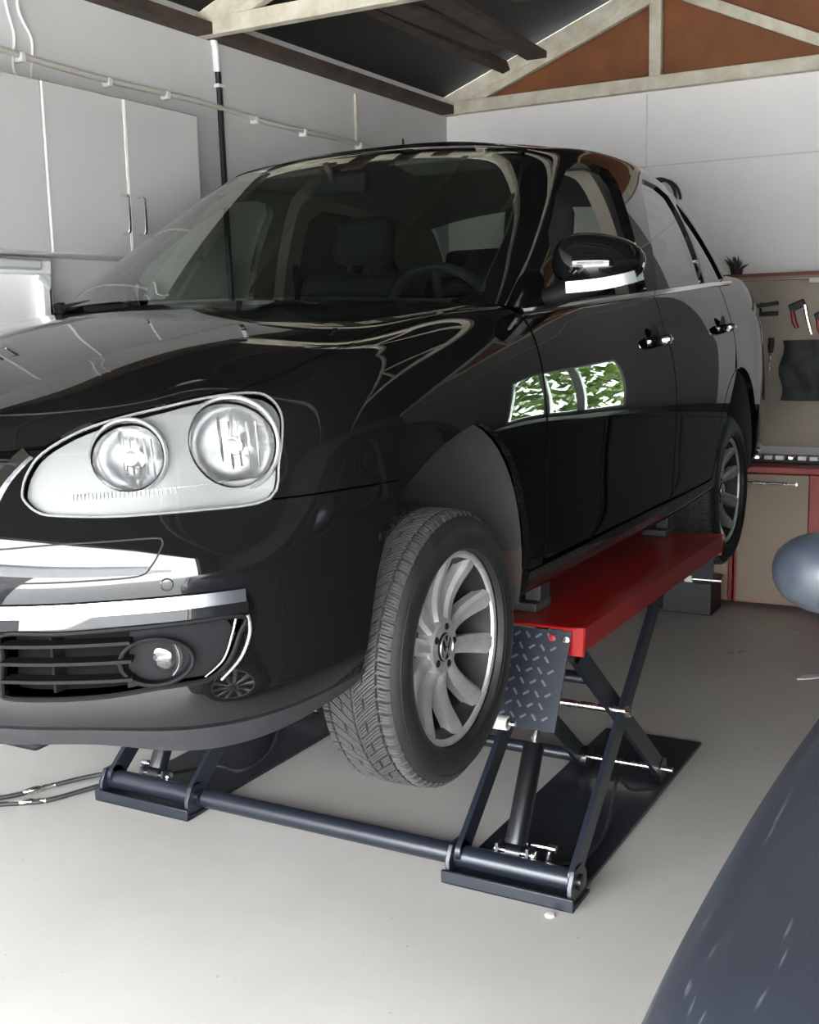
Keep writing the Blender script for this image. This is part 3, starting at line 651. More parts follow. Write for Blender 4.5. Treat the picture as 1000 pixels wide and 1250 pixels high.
def front_details(car, bumper):
    # chrome moulding across the bumper
    for sx in (1, -1):
        ch = sp([(.297, .028, .404)] + TR['chrome'], 6)
        pts = [nose(x, z, .002) * np.array([sx, 1, 1]) for x, y, z in ch]
        mb = sweep(pts, [(-.006, -.012), (.004, -.011), (.0095, 0), (.004, .011), (-.006, .012)] if sx < 0 else [(.006, -.012), (-.004, -.011), (-.0095, 0), (-.004, .011), (.006, .012)])
        obj('bumper_moulding', car_mb(mb), M['chrome'], bumper, label='chrome moulding across the bumper')
        sh = sp([(.297, .028, .384)] + [(x, y, z - .022) for x, y, z in TR['chrome']], 6)
        pts = [nose(x, z, .001) * np.array([sx, 1, 1]) for x, y, z in sh]
        mb = sweep(pts, [(-.010, -.010), (.008, -.008), (.006, .009), (-.010, .010)] if sx < 0 else [(.010, -.010), (-.008, -.008), (-.006, .009), (.010, .010)])
        obj('moulding_base', car_mb(mb), M['paint'], bumper)
        # lower intake: back plate, slats, divider
        low = uvL(spline_loop(TR['lower_hole'], 3))
        bk = panel('lower_intake', L_, list(inset(L_, densify(low), -.004)), (), 0, -.05, -.055, M['void'], car, mirror=sx < 0)
        for z0, z1 in ((.345, .352), (.313, .318), (.280, .284)):
            pts = [nose(x, z0 + (z1 - z0) * t, -.010) * np.array([sx, 1, 1]) for t, x in zip(np.linspace(0, 1, 16), np.linspace(.357, .575, 16))]
            mb = sweep(pts, [(-.030, -.003), (.006, -.004), (.006, .004), (-.030, .003)] if sx < 0 else [(.030, -.003), (-.006, -.004), (-.006, .004), (.030, .003)]); obj('intake_slat', car_mb(mb), M['trim_black'], bk)
        a, b = nose(.445, .25, -.028) * np.array([sx, 1, 1]), nose(.445, .368, -.028) * np.array([sx, 1, 1])
        mb = MB(); mb.bar(a, b, .006, .03, up=(0, 1, 0)); obj('intake_divider', car_mb(mb), M['trim_black'], bk)
        rim = [nose(x, z, .001) * np.array([sx, 1, 1]) for x, y, z in spline_loop(TR['lower_hole'], 4)]
        mb = MB(); mb.tube(rim, .005, 6, closed=True); obj('intake_rim', car_mb(mb), M['trim_black'], bk)
        # smooth plate round the fog lamp, right of the slats
        pl = uvL([(.575, .137, .372), (.70, .262, .378), (.712, .279, .344), (.698, .262, .299), (.676, .235, .271), (.606, .166, .265), (.565, .13, .257)])
        panel('fog_lamp_plate', L_, pl, (), .001, .02, -.014, M['trim_black'], car, mirror=sx < 0).parent = bk
        # fog lamp: oval bezel, recess and round lamp
        c = nose(.606, .311, 0) * np.array([sx, 1, 1]); fl = MB(); ring = []; ring2 = []
        for k in range(40):
            a = 2 * PI * k / 40; ring.append(nose(.606 + .050 * math.cos(a), .311 + .043 * math.sin(a), .006) * np.array([sx, 1, 1]))
            ring2.append(nose(.612 + .036 * math.cos(a), .311 + .036 * math.sin(a), -.045) * np.array([sx, 1, 1]))
        fl.tube(ring, .0045, 8, closed=True)
        fg = obj('fog_lamp', car_mb(fl), M['trim_black'], car)
        cone = MB(); cone.add(ring + ring2, [(k, (k + 1) % 40, 40 + (k + 1) % 40, 40 + k) for k in range(40)]); obj('fog_lamp_recess', car_mb(cone), M['trim_black'], fg)
        cc = Vector(nose(.618, .311, -.040) * np.array([sx, 1, 1])); ax = Vector((sx * .12, -1, 0)).normalized()
        ln = MB(); ln.lathe([(.010, .039), (.018, .037), (.026, .028), (.031, .013), (.032, 0)], cc, ax, 32); obj('fog_lamp_lens', car_mb(ln), M['lens'], fg)
        lb = MB(); lb.lathe([(.012, .040), (.004, .038), (-.012, .024), (-.018, 0)], cc, ax, 32); obj('fog_lamp_reflector', car_mb(lb), M['hl_bowl'], fg)
        lr = MB(); lr.lathe([(.006, .039), (.013, .0405), (.014, .043), (.006, .044)], cc, ax, 32); obj('fog_lamp_ring', car_mb(lr), M['satin'], fg)
        lv = MB(); lv.lathe([(-.01, .012), (.012, .012), (.015, .008), (.016, 0)], cc, ax, 16); obj('fog_bulb', car_mb(lv), M['chrome'], fg)
        # bright corner trim beside the fog lamp
        for d, w in ((.012, .0042), (-.006, .0028)):
            tr = sp([(.716 + d * .6, 0, .381), (.711 + d, 0, .344), (.699 + d, 0, .299), (.676 + d, 0, .268 - d * .4)], 6)
            pts = [nose(x, z, .002 if d > 0 else -.006) * np.array([sx, 1, 1]) for x, y, z in tr]
            mb = MB(); mb.tube(pts, [w * (1 - .4 * i / len(pts)) for i in range(len(pts))], 8); obj('intake_corner_trim', car_mb(mb), M['strip'], bk, label='bright trim at the corner of the intake')
        # cover line and parking sensor
        tl = [nose(x, z, -.0008) * np.array([sx, 1, 1]) for x, y, z in sp([(.297, 0, .518)] + TR['tow_line'] + [(.297, 0, .456)], 5)]
        mb = MB(); mb.tube(tl, .0018, 6); obj('bumper_seam', car_mb(mb), M['dark'], bumper)
        p = Vector(nose(TR['sensor'][0][0], TR['sensor'][0][2], 0) * np.array([sx, 1, 1])); n = Vector(L_.normal(*side_front(TR['sensor'][0][0], TR['sensor'][0][2]))[0] * np.array([sx, 1, 1]))
        mb = MB(); mb.lathe([(.0, .012), (.0012, .0105), (.0012, .0095), (.0004, .009), (.001, 0)], p, n, 24); obj('parking_sensor', car_mb(mb), M['paint'], bumper)
def make_mirror(car, door, sx, housing_m):
    c = np.array([.925, 1.60, 1.052]); v = []; nu, nv = 36, 20
    for i in range(nv + 1):
        ph = -PI / 2 + PI * i / nv
        for k in range(nu):
            th = 2 * PI * k / nu; ex = .75
            cx = math.copysign(abs(math.cos(ph)) ** .8 * abs(math.cos(th)) ** ex, math.cos(th)); cy = math.copysign(abs(math.cos(ph)) ** .8 * abs(math.sin(th)) ** ex, math.sin(th)); cz = math.copysign(abs(math.sin(ph)) ** .9, math.sin(ph))
            x = cx * .120; y = cy * (.078 if cy < 0 else .045); z = cz * (.078 if cz > 0 else .062)
            z *= (1 - .18 * (x / .12)) if z > 0 else 1
            y += .030 * (x / .12) ** 2 + .018 * (x / .12)
            v.append(((c[0] + x) * sx, c[1] + y, c[2] + z))
    f = [(i * nu + k, i * nu + (k + 1) % nu, (i + 1) * nu + (k + 1) % nu, (i + 1) * nu + k) for i in range(nv) for k in range(nu)]
    mb = MB(); mb.add(v, f); h = obj('side_mirror', car_mb(mb), housing_m, car, ang=60)
    # clear repeater strip under the shell
    pts = [np.array([(.868 + .165 * t) * sx, 1.540 + .055 * t ** 2.2, .990 + .008 * t + .016 * t ** 3]) for t in np.linspace(0, 1, 14)]
    mb = sweep(pts, [(-.012, -.016), (.010, -.018), (.014, 0), (.010, .014), (-.012, .014)] if sx < 0 else [(.012, -.016), (-.010, -.018), (-.014, 0), (-.010, .014), (.012, .014)])
    obj('mirror_repeater', car_mb(mb), M['strip'], h, label='clear indicator strip under the mirror shell')
    mb = MB(); mb.tube([((.80) * sx, 1.56, .962), (.845 * sx, 1.56, .975), (.90 * sx, 1.575, .995), (.96 * sx, 1.60, 1.005)], [.030, .030, .032, .022], 12); obj('mirror_foot', car_mb(mb), M['trim_black'], h)
    mb = MB(); mb.lathe([(.0, .0), (.0, .055)], (.925 * sx, 1.652, 1.055), (0, 1, 0), 24); obj('mirror_glass', car_mb(mb), M['chrome'], h)
    return h
def fold_mirror(h):
    # turn the shell back against the door about its foot
    R = Matrix.Translation((-.84, 1.58 - 2.2, 0)) @ Matrix.Rotation(math.radians(-66), 4, 'Z') @ Matrix.Translation((.84, -1.58 + 2.2, 0))
    h.matrix_local = Matrix.Translation((.03, .02, -.03)) @ R
def door_bits(car, door, y, z, sx, name='door_handle'):
    uv = side_inv(L_, (y, z)); p = L_.ev(*uv)[0]; x0 = p[0]
    rc = MB(); rc.lathe([(.0015, .050), (.0006, .046), (-.002, .03), (-.003, 0)], (x0 * sx, y - .02, z), (sx, 0, 0), 28); obj('handle_recess', car_mb(rc), M['dark'], door)
    h = MB(); path = [(x0 + .002, y - .105, z), (x0 + .024, y - .090, z + .002), (x0 + .036, y - .03, z + .004), (x0 + .036, y + .04, z + .006), (x0 + .022, y + .088, z + .006), (x0 + .001, y + .1, z + .006)]
    path = [(a * sx, b, c) for a, b, c in sp(path, 5)]
    h = sweep(path, [(-.006, -.014), (.003, -.015), (.006, 0), (.003, .014), (-.006, .014)])
    o = obj(name, car_mb(h), M['paint'], door)
    s = sweep([(a + .0065 * sx, b, c) for a, b, c in path[8:20]], [(-.002, -.004), (.002, -.004), (.002, .005), (-.002, .005)]); obj('handle_strip', car_mb(s), M['chrome'], door)
    k = MB(); k.lathe([(0, .017), (.012, .017), (.016, .012), (.017, 0)], ((x0) * sx, y + .118, z + .004), (sx, 0, 0), 20); obj('door_lock', car_mb(k), M['chrome'], door)
def belt_trim(car, sx, door1, door2):
    for (a, b, par) in ((1.35, 2.437, door1), (2.443, 3.64, door2)):
        pts = []
        for y in np.linspace(a, b, 26):
            z = float(belt_z(y)) - .002; uv = side_inv(L_, (y, z)); p = L_.ev(*uv)[0]; pts.append(((p[0] + .004) * sx, p[1], p[2] + .002))
        mb = sweep(pts, [(-.005, -.007), (.004, -.007), (.006, 0), (.003, .008), (-.005, .008)]); obj('belt_moulding', car_mb(mb), M['chrome'], par, label='chrome moulding below the windows')
def arch_liner(car, sx, cy, cz, R, x0, x1, a0, a1):
    v = []; n = 28
    for i in range(n + 1):
        a = a0 + (a1 - a0) * i / n
        xo = min(x0, float(np.interp(cy + R * math.cos(a), [p[1] for p in PLAN], [p[0] for p in PLAN])) - .022)
        for x in (xo, (xo + x1) / 2, x1): v.append((x * sx, cy + R * math.cos(a), cz + R * math.sin(a)))
    f = [(i * 3 + k, i * 3 + k + 1, i * 3 + 4 + k, i * 3 + 3 + k) for i in range(n) for k in range(2)]
    k = len(v); v.append((x1 * sx, cy, cz)); f += [(k, i * 3 + 2, i * 3 + 5) for i in range(n)]
    mb = MB(); mb.add(v, f); return obj('wheel_arch_liner', car_mb(mb), M['liner'], car)
def interior(car):
    d = MB(); secs = []
    for x in np.linspace(-.70, .70, 15):
        b = .03 * math.cos(x * 2); secs.append([(x, 1.22, .93), (x, 1.36, .965 + b * .4), (x, 1.60, .955 + b), (x, 1.72, .90 + b), (x, 1.73, .70), (x, 1.30, .60)])
    vs = [p for s in secs for p in s]; m = 6
    d.add(vs, [(i * m + j, i * m + (j + 1) % m, (i + 1) * m + (j + 1) % m, (i + 1) * m + j) for i in range(14) for j in range(m)] + [tuple(range(m)), tuple(range(14 * m, 15 * m))])
    obj('dashboard', car_mb(d), M['dash'], car, ang=50)
    for sx in (1, -1):
        s = MB(); x = .365 * sx
        s.box((x, 2.05, .50), (.50, .52, .17))
        st = obj('front_seat', car_mb(s), M['cloth'], car, bevel=.05)
        b = MB(); b.bar((x, 2.30, .52), (x, 2.52, 1.10), .48, .13, up=(0, -1, .3)); obj('seat_backrest', car_mb(b), M['cloth'], st, bevel=.05)
        h = MB(); h.bar((x, 2.545, 1.14), (x, 2.575, 1.32), .26, .10, up=(0, -1, .2)); obj('headrest', car_mb(h), M['cloth'], st, bevel=.04)
        for dx in (-.06, .06):
            q = MB(); q.tube([(x + dx, 2.53, 1.06), (x + dx, 2.55, 1.16)], .006, 8); obj('headrest_post', car_mb(q), M['chrome'], st)
    r = MB(); r.box((0, 3.10, .48), (1.25, .5, .18)); rs = obj('rear_seat', car_mb(r), M['cloth'], car, bevel=.05)
    b = MB(); b.bar((0, 3.38, .5), (0, 3.56, 1.12), 1.22, .14, up=(0, -1, .3)); obj('seat_backrest', car_mb(b), M['cloth'], rs, bevel=.05)
    for x in (-.38, 0, .38):
        h = MB(); h.bar((x, 3.575, 1.10), (x, 3.60, 1.245), .30, .09, up=(0, -1, .2)); obj('headrest', car_mb(h), M['cloth'], rs, bevel=.035)
    for sx in (1, -1):
        mb = sweep([(x * sx, y, z) for x, y, z in sp([(.50, 2.46, 1.425), (.58, 2.47, 1.385), (.637, 2.485, 1.28), (.68, 2.495, 1.15), (.715, 2.50, .98)], 5)], [(-.024, -.045), (.024, -.045), (.024, .045), (-.024, .045)], up=(0, 1, 0)); obj('pillar_trim', car_mb(mb), M['beige'], car, label='beige trim of the middle door pillar')
    w = MB(); c = Vector((.36, 1.82, .90)); ax = Vector((0, 1, .38)).normalized(); a = Vector((1, 0, 0)); b2 = ax.cross(a)
    w.tube([c + (a * math.cos(t) + b2 * math.sin(t)) * .185 for t in np.linspace(0, 2 * PI, 48, endpoint=False)], .015, 10, closed=True)
    sw = obj('steering_wheel', car_mb(w), M['dash'], car)
    h = MB(); h.sphere(tuple(c - ax * .02), .07, 14, (1, .6, .8))
    for t in (0.1, PI - .1, -PI / 2): h.tube([c, c + (a * math.cos(t) + b2 * math.sin(t)) * .18], .014, 8)
    obj('steering_hub', car_mb(h), M['dash'], sw)
    m = MB(); m.box((0, 1.79, 1.345), (.235, .035, .065)); rm = obj('rear_view_mirror', car_mb(m), M['dash'], car, bevel=.015)
    s = MB(); s.tube([(0, 1.77, 1.36), (0, 1.735, 1.40)], .010, 8); obj('mirror_stalk', car_mb(s), M['dash'], rm)
    for x in (-.36, .36):
        v = MB(); v.box((x * .86, 1.99, 1.40), (.34, .14, .018), Matrix.Rotation(math.radians(-8), 3, 'X')); obj('sun_visor', car_mb(v), M['head'], car, bevel=.006)
    # belts hanging at the B pillars
    for sx in (1, -1):
        mb = sweep([(.655 * sx, 2.50, 1.26), (.66 * sx, 2.52, 1.0), (.67 * sx, 2.50, .55)], [(-.002, -.023), (.002, -.023), (.002, .023), (-.002, .023)], up=(0, 1, 0)); obj('seat_belt', car_mb(mb), M['cloth'], car)
def wiper(car, x0, y0, x1, y1):
    a = L_.inv([(abs(x0), y0, .98)])[0]
    def wz(x, y):
        q = UPPER.sP; d = (q[:, 0] - abs(x)) ** 2 + (q[:, 1] - y) ** 2 + (q[:, 2] > 1.2) * 9; return q[d.argmin(), 2]
    p0 = (x0, y0, .975); p1 = (x1, y1, .985)
    pm = ((x0 + x1) / 2, (y0 + y1) / 2, (p0[2] + p1[2]) / 2 + .008)
    mb = MB(); mb.tube([p0, pm, p1], [.011, .008, .005], 8); mb.lathe([(-.01, .02), (.015, .018), (.02, .0)], p0, (0, -.3, 1), 16)
    w = obj('wiper', car_mb(mb), M['trim_black'], car)
    d = Vector(p1) - Vector(pm); e = Vector(p1) + d * .15; s = Vector(pm) - d * .25
    b = MB(); b.bar(s + Vector((0, .012, -.014)), e + Vector((0, .012, -.014)), .012, .016); obj('wiper_blade', car_mb(b), M['trim_black'], w)
# ---------------------------------------------------------------- the car on the lift
CARLOC = (0, 2.2, LIFT)
car = thing('car', CARLOC, 'black four-door car raised on the scissor lift, its front window open', 'car')
B = car_body(car, M['paint'])
wheel0 = make_wheel(car, (.7705, .88 - 2.2, .803 - LIFT))
copy_wheel(wheel0, car, (.7585, 3.458 - 2.2, .812 - LIFT), 0).rotation_euler = (.5, 0, 0)
copy_wheel(wheel0, car, (-.7705, .88 - 2.2, .803 - LIFT), PI); copy_wheel(wheel0, car, (-.7585, 3.458 - 2.2, .812 - LIFT), PI)
for sx in (1, -1):
    lamp_parts(car, sx)
    i = 0 if sx > 0 else 1
    dr, dr2 = B['doors'][i]
    mr = make_mirror(car, dr, sx, M['paint'])
    if sx < 0: fold_mirror(mr)
    door_bits(car, dr, 2.335, .832, sx); door_bits(car, dr2, 3.235, .862, sx)
    belt_trim(car, sx, dr, dr2)
    al = arch_liner(car, sx, .88, .318, .372, .868, .50, -.32, PI + .25)
    arch_liner(car, sx, 3.458, .33, .362, .868, .50, -.25, PI + .25)
    st = MB(); pts = [(.858, .88 + .369 * math.cos(a), .318 + .369 * math.sin(a)) for a in np.linspace(-.20, .06, 8)] + [(.79, .88 + .369 * math.cos(a), .318 + .369 * math.sin(a)) for a in np.linspace(.02, -.20, 8)]
    st.add([(x * sx, y, z) for x, y, z in pts], [tuple(range(16))]); obj('rust_patch', car_mb(st), M['rust'], al, label='rusty brown stain low in the wheel arch')
    tl = MB(); tl_uv = [(.745, 4.375, .70), (.765, 4.34, .70), (.80, 4.27, .93), (.72, 4.375, .955)]
    panel('tail_light', L_, uvL([(.70, 4.398, .80), (.775, 4.335, .78), (.812, 4.235, .86), (.80, 4.245, .94), (.74, 4.345, .965), (.69, 4.40, .955)]), (), 0, .004, .006, M['red_lens'], car, mirror=sx < 0)
    pan = MB(); pan.tube([(.70 * sx, .95, .30), (.35 * sx, .90, .22)], .03, 10); obj('suspension_arm', car_mb(pan), M['dark'], car)
front_details(car, B['bumper'])
interior(car)
wiper(car, -.62, 1.20, -.30, 1.12)
mb = MB(); mb.box((0, .54, .15), (.74, .9, .02), Matrix.Rotation(math.radians(2), 3, 'X')); obj('engine_undertray', car_mb(mb), M['trim_black'], car, bevel=.01)
mb = MB(); mb.box((.79, 1.51, .176), (.05, .07, .06)); obj('jacking_point', car_mb(mb), M['lip'], car, bevel=.006)
mb = MB(); mb.box((.79, 2.72, .176), (.05, .07, .06)); obj('jacking_point', car_mb(mb), M['lip'], car, bevel=.006)
# ---------------------------------------------------------------- scissor lift
M['lift'] = mat('dark blue grey lift paint', rgb(25, 29, 38), .38, coat=.25, coat_rough=.2, var=.10, scale=12)
M['worn'] = mat('worn tread plate', rgb(92, 98, 108), .4, metal=.3)
M['red'] = mat('red lift paint', rgb(136, 11, 10), .34, coat=.5, coat_rough=.15)
M['steel'] = mat('bare steel', (.62, .61, .59, 1), .25, metal=1, rvar=.08, scale=40)
M['nylon'] = mat('white nylon roller', rgb(208, 204, 194), .5, var=.06, scale=30)
M['hyd'] = mat('black cylinder paint', rgb(16, 16, 18), .3, coat=.3, coat_rough=.1)
M['hose'] = mat('black rubber hose', rgb(30, 30, 30), .6)
lift = thing('scissor_lift', (.147, 1.27, 0), 'dark blue scissor lift with red platforms standing under the black car', 'car lift')
def arm(a, b, w=.016, h=.062):
    m = MB(); a = Vector(a); b = Vector(b); m.bar(a, b, w, h, up=(0, 0, 1))
    for p in (a, b): m.lathe([(-w / 2, h / 2), (w / 2, h / 2)], p, (1, 0, 0), 20, close=True)
    return m
def lift_side(x0, x1):
    s = 1 if x0 > 0 else -1; xm = (x0 + x1) / 2
    b = MB(); b.box((xm - .004, 1.94, .006), (x1 - x0 - .025, 1.34, .012)); b.box((xm, 1.335, .005), (x1 - x0, .13, .010))
    base = obj('base_plate', b, M['lift'], lift, bevel=.002)
    f = MB(); f.box((xm, 1.274, .020), (x1 - x0, .010, .034)); f.box((xm, 1.29, .008), (x1 - x0, .04, .012)); obj('front_lip', f, M['lift'], base, bevel=.002)
    for x in (x0 + .012, x1 - .016):
        k = MB(); k.prism([(x - .007, 1.285, .012), (x - .007, 1.40, .012), (x - .007, 1.40, .060), (x - .007, 1.37, .098), (x - .007, 1.31, .098), (x - .007, 1.285, .06)], (.014, 0, 0)); obj('end_bracket', k, M['lift'], base, bevel=.002)
    t = MB(); t.tube([(x0 + .02, 1.34, .056), (x1 - .022, 1.34, .056)], .031, 24); obj('pivot_tube', t, M['lift'], base)
    c = MB(); c.lathe([(0, .022), (.010, .022), (.013, .016), (.013, 0)], (x1 - .009, 1.34, .056), (1, 0, 0), 20); obj('pivot_cap', c, M['hyd'], base)
    for x in (x0 + .034, x1 - .020): obj('scissor_arm', arm((x, 1.335, .075), (x, 2.08, .695)), M['lift'], lift)
    for x in (x0 + .062, x1 - .048): obj('scissor_arm', arm((x, 1.41, .665), (x, 2.20, .055)), M['lift'], lift)
    r = MB(); r.tube([(x0 + .02, 1.705, .415), (x1 + .006, 1.705, .415)], .011, 12)
    r.lathe([(0, .018), (.014, .018), (.016, .012), (.016, 0)], (x1 - .002, 1.705, .415), (1, 0, 0), 6); obj('pivot_pin', r, M['steel'], lift)
    r = MB(); r.tube([(x0 + .03, 2.20, .055), (x1 - .005, 2.20, .055)], .010, 12); rp = obj('axle_pin', r, M['steel'], lift)
    for x in (x0 + .08, x1 - .05):
        w = MB(); w.lathe([(-.014, .0), (-.014, .040), (.014, .040), (.014, 0)], (x, 2.20, .052), (1, 0, 0), 24); obj('roller', w, M['hyd'], rp)
    cb = MB(); cb.tube([(x0 + .05, 1.61, .53), (x1 - .05, 1.61, .53)], .018, 14); obj('cross_member', cb, M['lift'], lift)
    # platform: red folded sheet
    p = MB(); y0, y1 = 1.35, 2.79; z = .745
    p.box((xm, (y0 + y1) / 2, z - .004), (x1 - x0, y1 - y0, .008)); 
    for x in (x0 + .004, x1 - .004): p.box((x, (y0 + y1) / 2, z - .032), (.008, y1 - y0, .064))
    for x in (x0 + .03, x1 - .03):
        p.box((x, y0 + .004, z - .038), (.06, .008, .076)); p.box((x, y1 - .004, z - .038), (.06, .008, .076))
    pf = obj('platform', p, M['red'], lift, bevel=.004, label='red platform of the lift')
    for y in (1.41, 2.72):
        q = MB(); hh = .026 if s > 0 else .094
        q.box((.765 if s > 0 else -.615, y + (.10 if y < 2 else 0), z + hh / 2), (.09, .11, hh)); obj('rubber_pad', q, M['hose'], pf, bevel=.005)
    # hinged chequer plates at both ends
    for (ya, yb, nm, d) in ((1.345, 1.255, 'front_flap', -1), (2.795, 2.83, 'rear_flap', 1)):
        za, zb = .735, (.492 if d < 0 else .555)
        A = Vector((0, ya, za)); Bv = Vector((0, yb, zb)); dn = (Bv - A); ln = dn.length; dn.normalize(); nrm = dn.cross(Vector((1, 0, 0))) * 1
        if nrm.y * d < 0: nrm = -nrm
        m = MB(); xa, xb = x0 + .01, x1 - .03
        m.prism([(xa, A.y, A.z), (xb, A.y, A.z), (xb - .012, Bv.y, Bv.z), (xa, Bv.y, Bv.z)], nrm * .006)
        st = .030; rows = int(ln / st)
        for i in range(rows):
            for j in range(int((xb - xa - .03) / st)):
                c = Vector((xa + .02 + j * st + (st / 2 if i % 2 else 0), A.y, A.z)) + dn * (.018 + i * st) + nrm * .0065
                if c.x > xb - .02: continue
                e = (Vector((1, 0, 0)) * (1 if (i + j) % 2 else -1) * .8 + dn).normalized() if (i + j) % 2 else (Vector((1, 0, 0)) * .9 - dn * .6).normalized()
                m.bar(c - e * .009, c + e * .009, .0055, .0045, up=nrm)
        fl = obj(nm, m, M['lift'], lift, fix=False, label='chequered steel flap hanging from the platform end')
        fl.data.materials.append(M['worn'])
        for pg in fl.data.polygons:
            if pg.index >= 6: pg.material_index = 1
        rr = MB(); cx = xm + (.03 if d < 0 else .06); cz = zb - .004
        if d < 0: rr.lathe([(-.024, .014), (-.024, .019), (.024, .019), (.024, .014)], (cx - .03, yb - .004, cz + .012), (1, 0, 0), 20)
        else: rr.lathe([(-.014, .010), (-.014, .015), (.014, .015), (.014, .010)], (cx, yb + .004, cz + .012), (1, 0, 0), 20)
        ro = obj('flap_roller', rr, M['nylon'], fl)
        ax = MB(); ax.tube([(xa + .08 if d < 0 else xa + .16, yb - .004 * (1 if d < 0 else -1), cz + .012), (cx + .012 if d < 0 else xb + .02, yb - .004 * (1 if d < 0 else -1), cz + .012)], .0065, 10); obj('roller_axle', ax, M['steel'], fl)
        for x in (xb - .05, xb - .012):
            bo = MB(); bo.lathe([(0, .011), (.006, .010), (.008, 0)], (x, A.y + d * .009, A.z - .018), (0, d, 0), 8); obj('flap_bolt', bo, M['red'] if x < xb - .03 else M['steel'], fl)
    # hydraulic cylinder
    cx = xm - .015; a = Vector((cx, 1.37, .085)); e = Vector((cx, 1.61, .53)); d = (e - a).normalized(); up = a + d * .30
    c = MB(); c.tube([a + d * .02, up - d * .01, up], [.030, .030, .026], 24); cy = obj('hydraulic_cylinder', c, M['hyd'], lift)
    rd = MB(); rd.tube([up, e], .0135, 16); obj('piston_rod', rd, M['steel'], cy)
    ey = MB(); ey.lathe([(-.022, .022), (.022, .022)], a, (1, 0, 0), 20, close=True); ey.lathe([(0, .033), (.012, .033)], a + d * .02, d, 20, close=True); obj('cylinder_eye', ey, M['hyd'], cy)
    for x in (cx - .045, cx + .045):
        g = MB(); g.prism([(x - .004, 1.345, .075), (x - .004, 1.395, .072), (x - .004, 1.39, .105), (x - .004, 1.35, .110)], (.008, 0, 0)); obj('cylinder_lug', g, M['lift'], cy)
    pn = MB(); pn.tube([(cx - .058, 1.37, .085), (cx + .058, 1.37, .085)], .010, 12); pn.lathe([(0, .017), (.008, .015), (.010, 0)], (cx + .055, 1.37, .085), (1, 0, 0), 12); obj('cylinder_pin', pn, M['steel'], cy)
    # valve with lever beside the cylinder foot
    vx = cx + .085 * (1 if s > 0 else -.75); v = MB(); v.tube([(vx, 1.395, .015), (vx, 1.40, .06), (vx + .006, 1.405, .095)], [.009, .009, .007], 10); v.tube([(vx - .05 * s, 1.405, .098), (vx + .012 * s, 1.405, .10)], .005, 8); v.lathe([(-.010, .0), (-.010, .011), (.012, .011), (.012, 0)], (vx + .012 * s, 1.405, .10), (1, 0, 0), 12); obj('valve', v, M['steel'], cy, label='bright steel valve at the cylinder foot')
    h = MB()
    if s > 0: hp = [(vx, 1.40, .05), (vx + .06, 1.52, .03), (vx + .05, 1.75, .03), (vx + .03, 1.90, .12), (vx + .05, 1.98, .06), (vx + .10, 2.10, .03)]
    else: hp = [(vx, 1.40, .05), (-.47, 1.62, .03), (-.36, 1.63, .03), (-.345, 1.78, .05), (-.40, 1.93, .12), (-.45, 1.97, .06)]
    h.tube(spline_loop(hp, 6, False), .006, 8); obj('hydraulic_hose', h, M['hose'], lift)
lift_side(.598, .985); lift_side(-.690, -.300)
t = MB(); t.tube([(-.31, 1.36, .046), (.61, 1.36, .046)], .030, 24); obj('connecting_tube', t, M['lift'], lift)
t = MB(); t.tube([(-.33, 2.205, .050), (.64, 2.205, .050)], .022, 20); obj('connecting_tube', t, M['lift'], lift)
# supply hoses on the floor, joined by quick couplings, by the wall
def hose(pts, r, lab):
    m = MB(); m.tube(spline_loop(pts, 8, False), r, 10); o = obj('hydraulic_hose', m, M['hose'], None); tag(o, lab, 'hose', 'hydraulic hoses on the floor')
    return o
def coupling(o, a, b):
    a, b = Vector(a), Vector(b); d = (b - a); m = MB()
    m.tube([a, a + d * .25, a + d * .3, a + d * .6, a + d * .65, b], [.008, .008, .012, .012, .009, .009], 10); c = obj('quick_coupling', m, M['steel'], None, label='steel quick coupling on the hose'); c.parent = o
h1 = hose([(-1.30, .93, .010), (-1.10, 1.04, .010), (-.96, 1.14, .012), (-.88, 1.26, .020), (-.80, 1.36, .030), (-.73, 1.39, .040), (-.64, 1.39, .030), (-.60, 1.41, .030)], .008, 'black hydraulic hose nearer the wall arching over to the lift base')
coupling(h1, (-.955, 1.15, .013), (-.87, 1.27, .022))
h2 = hose([(-1.30, .84, .010), (-1.08, .99, .010), (-.93, 1.09, .011), (-.82, 1.17, .012), (-.75, 1.28, .020), (-.69, 1.365, .028), (-.60, 1.385, .03)], .008, 'black hydraulic hose running lower beside it across the floor to the lift base')
coupling(h2, (-.91, 1.105, .012), (-.815, 1.175, .013))
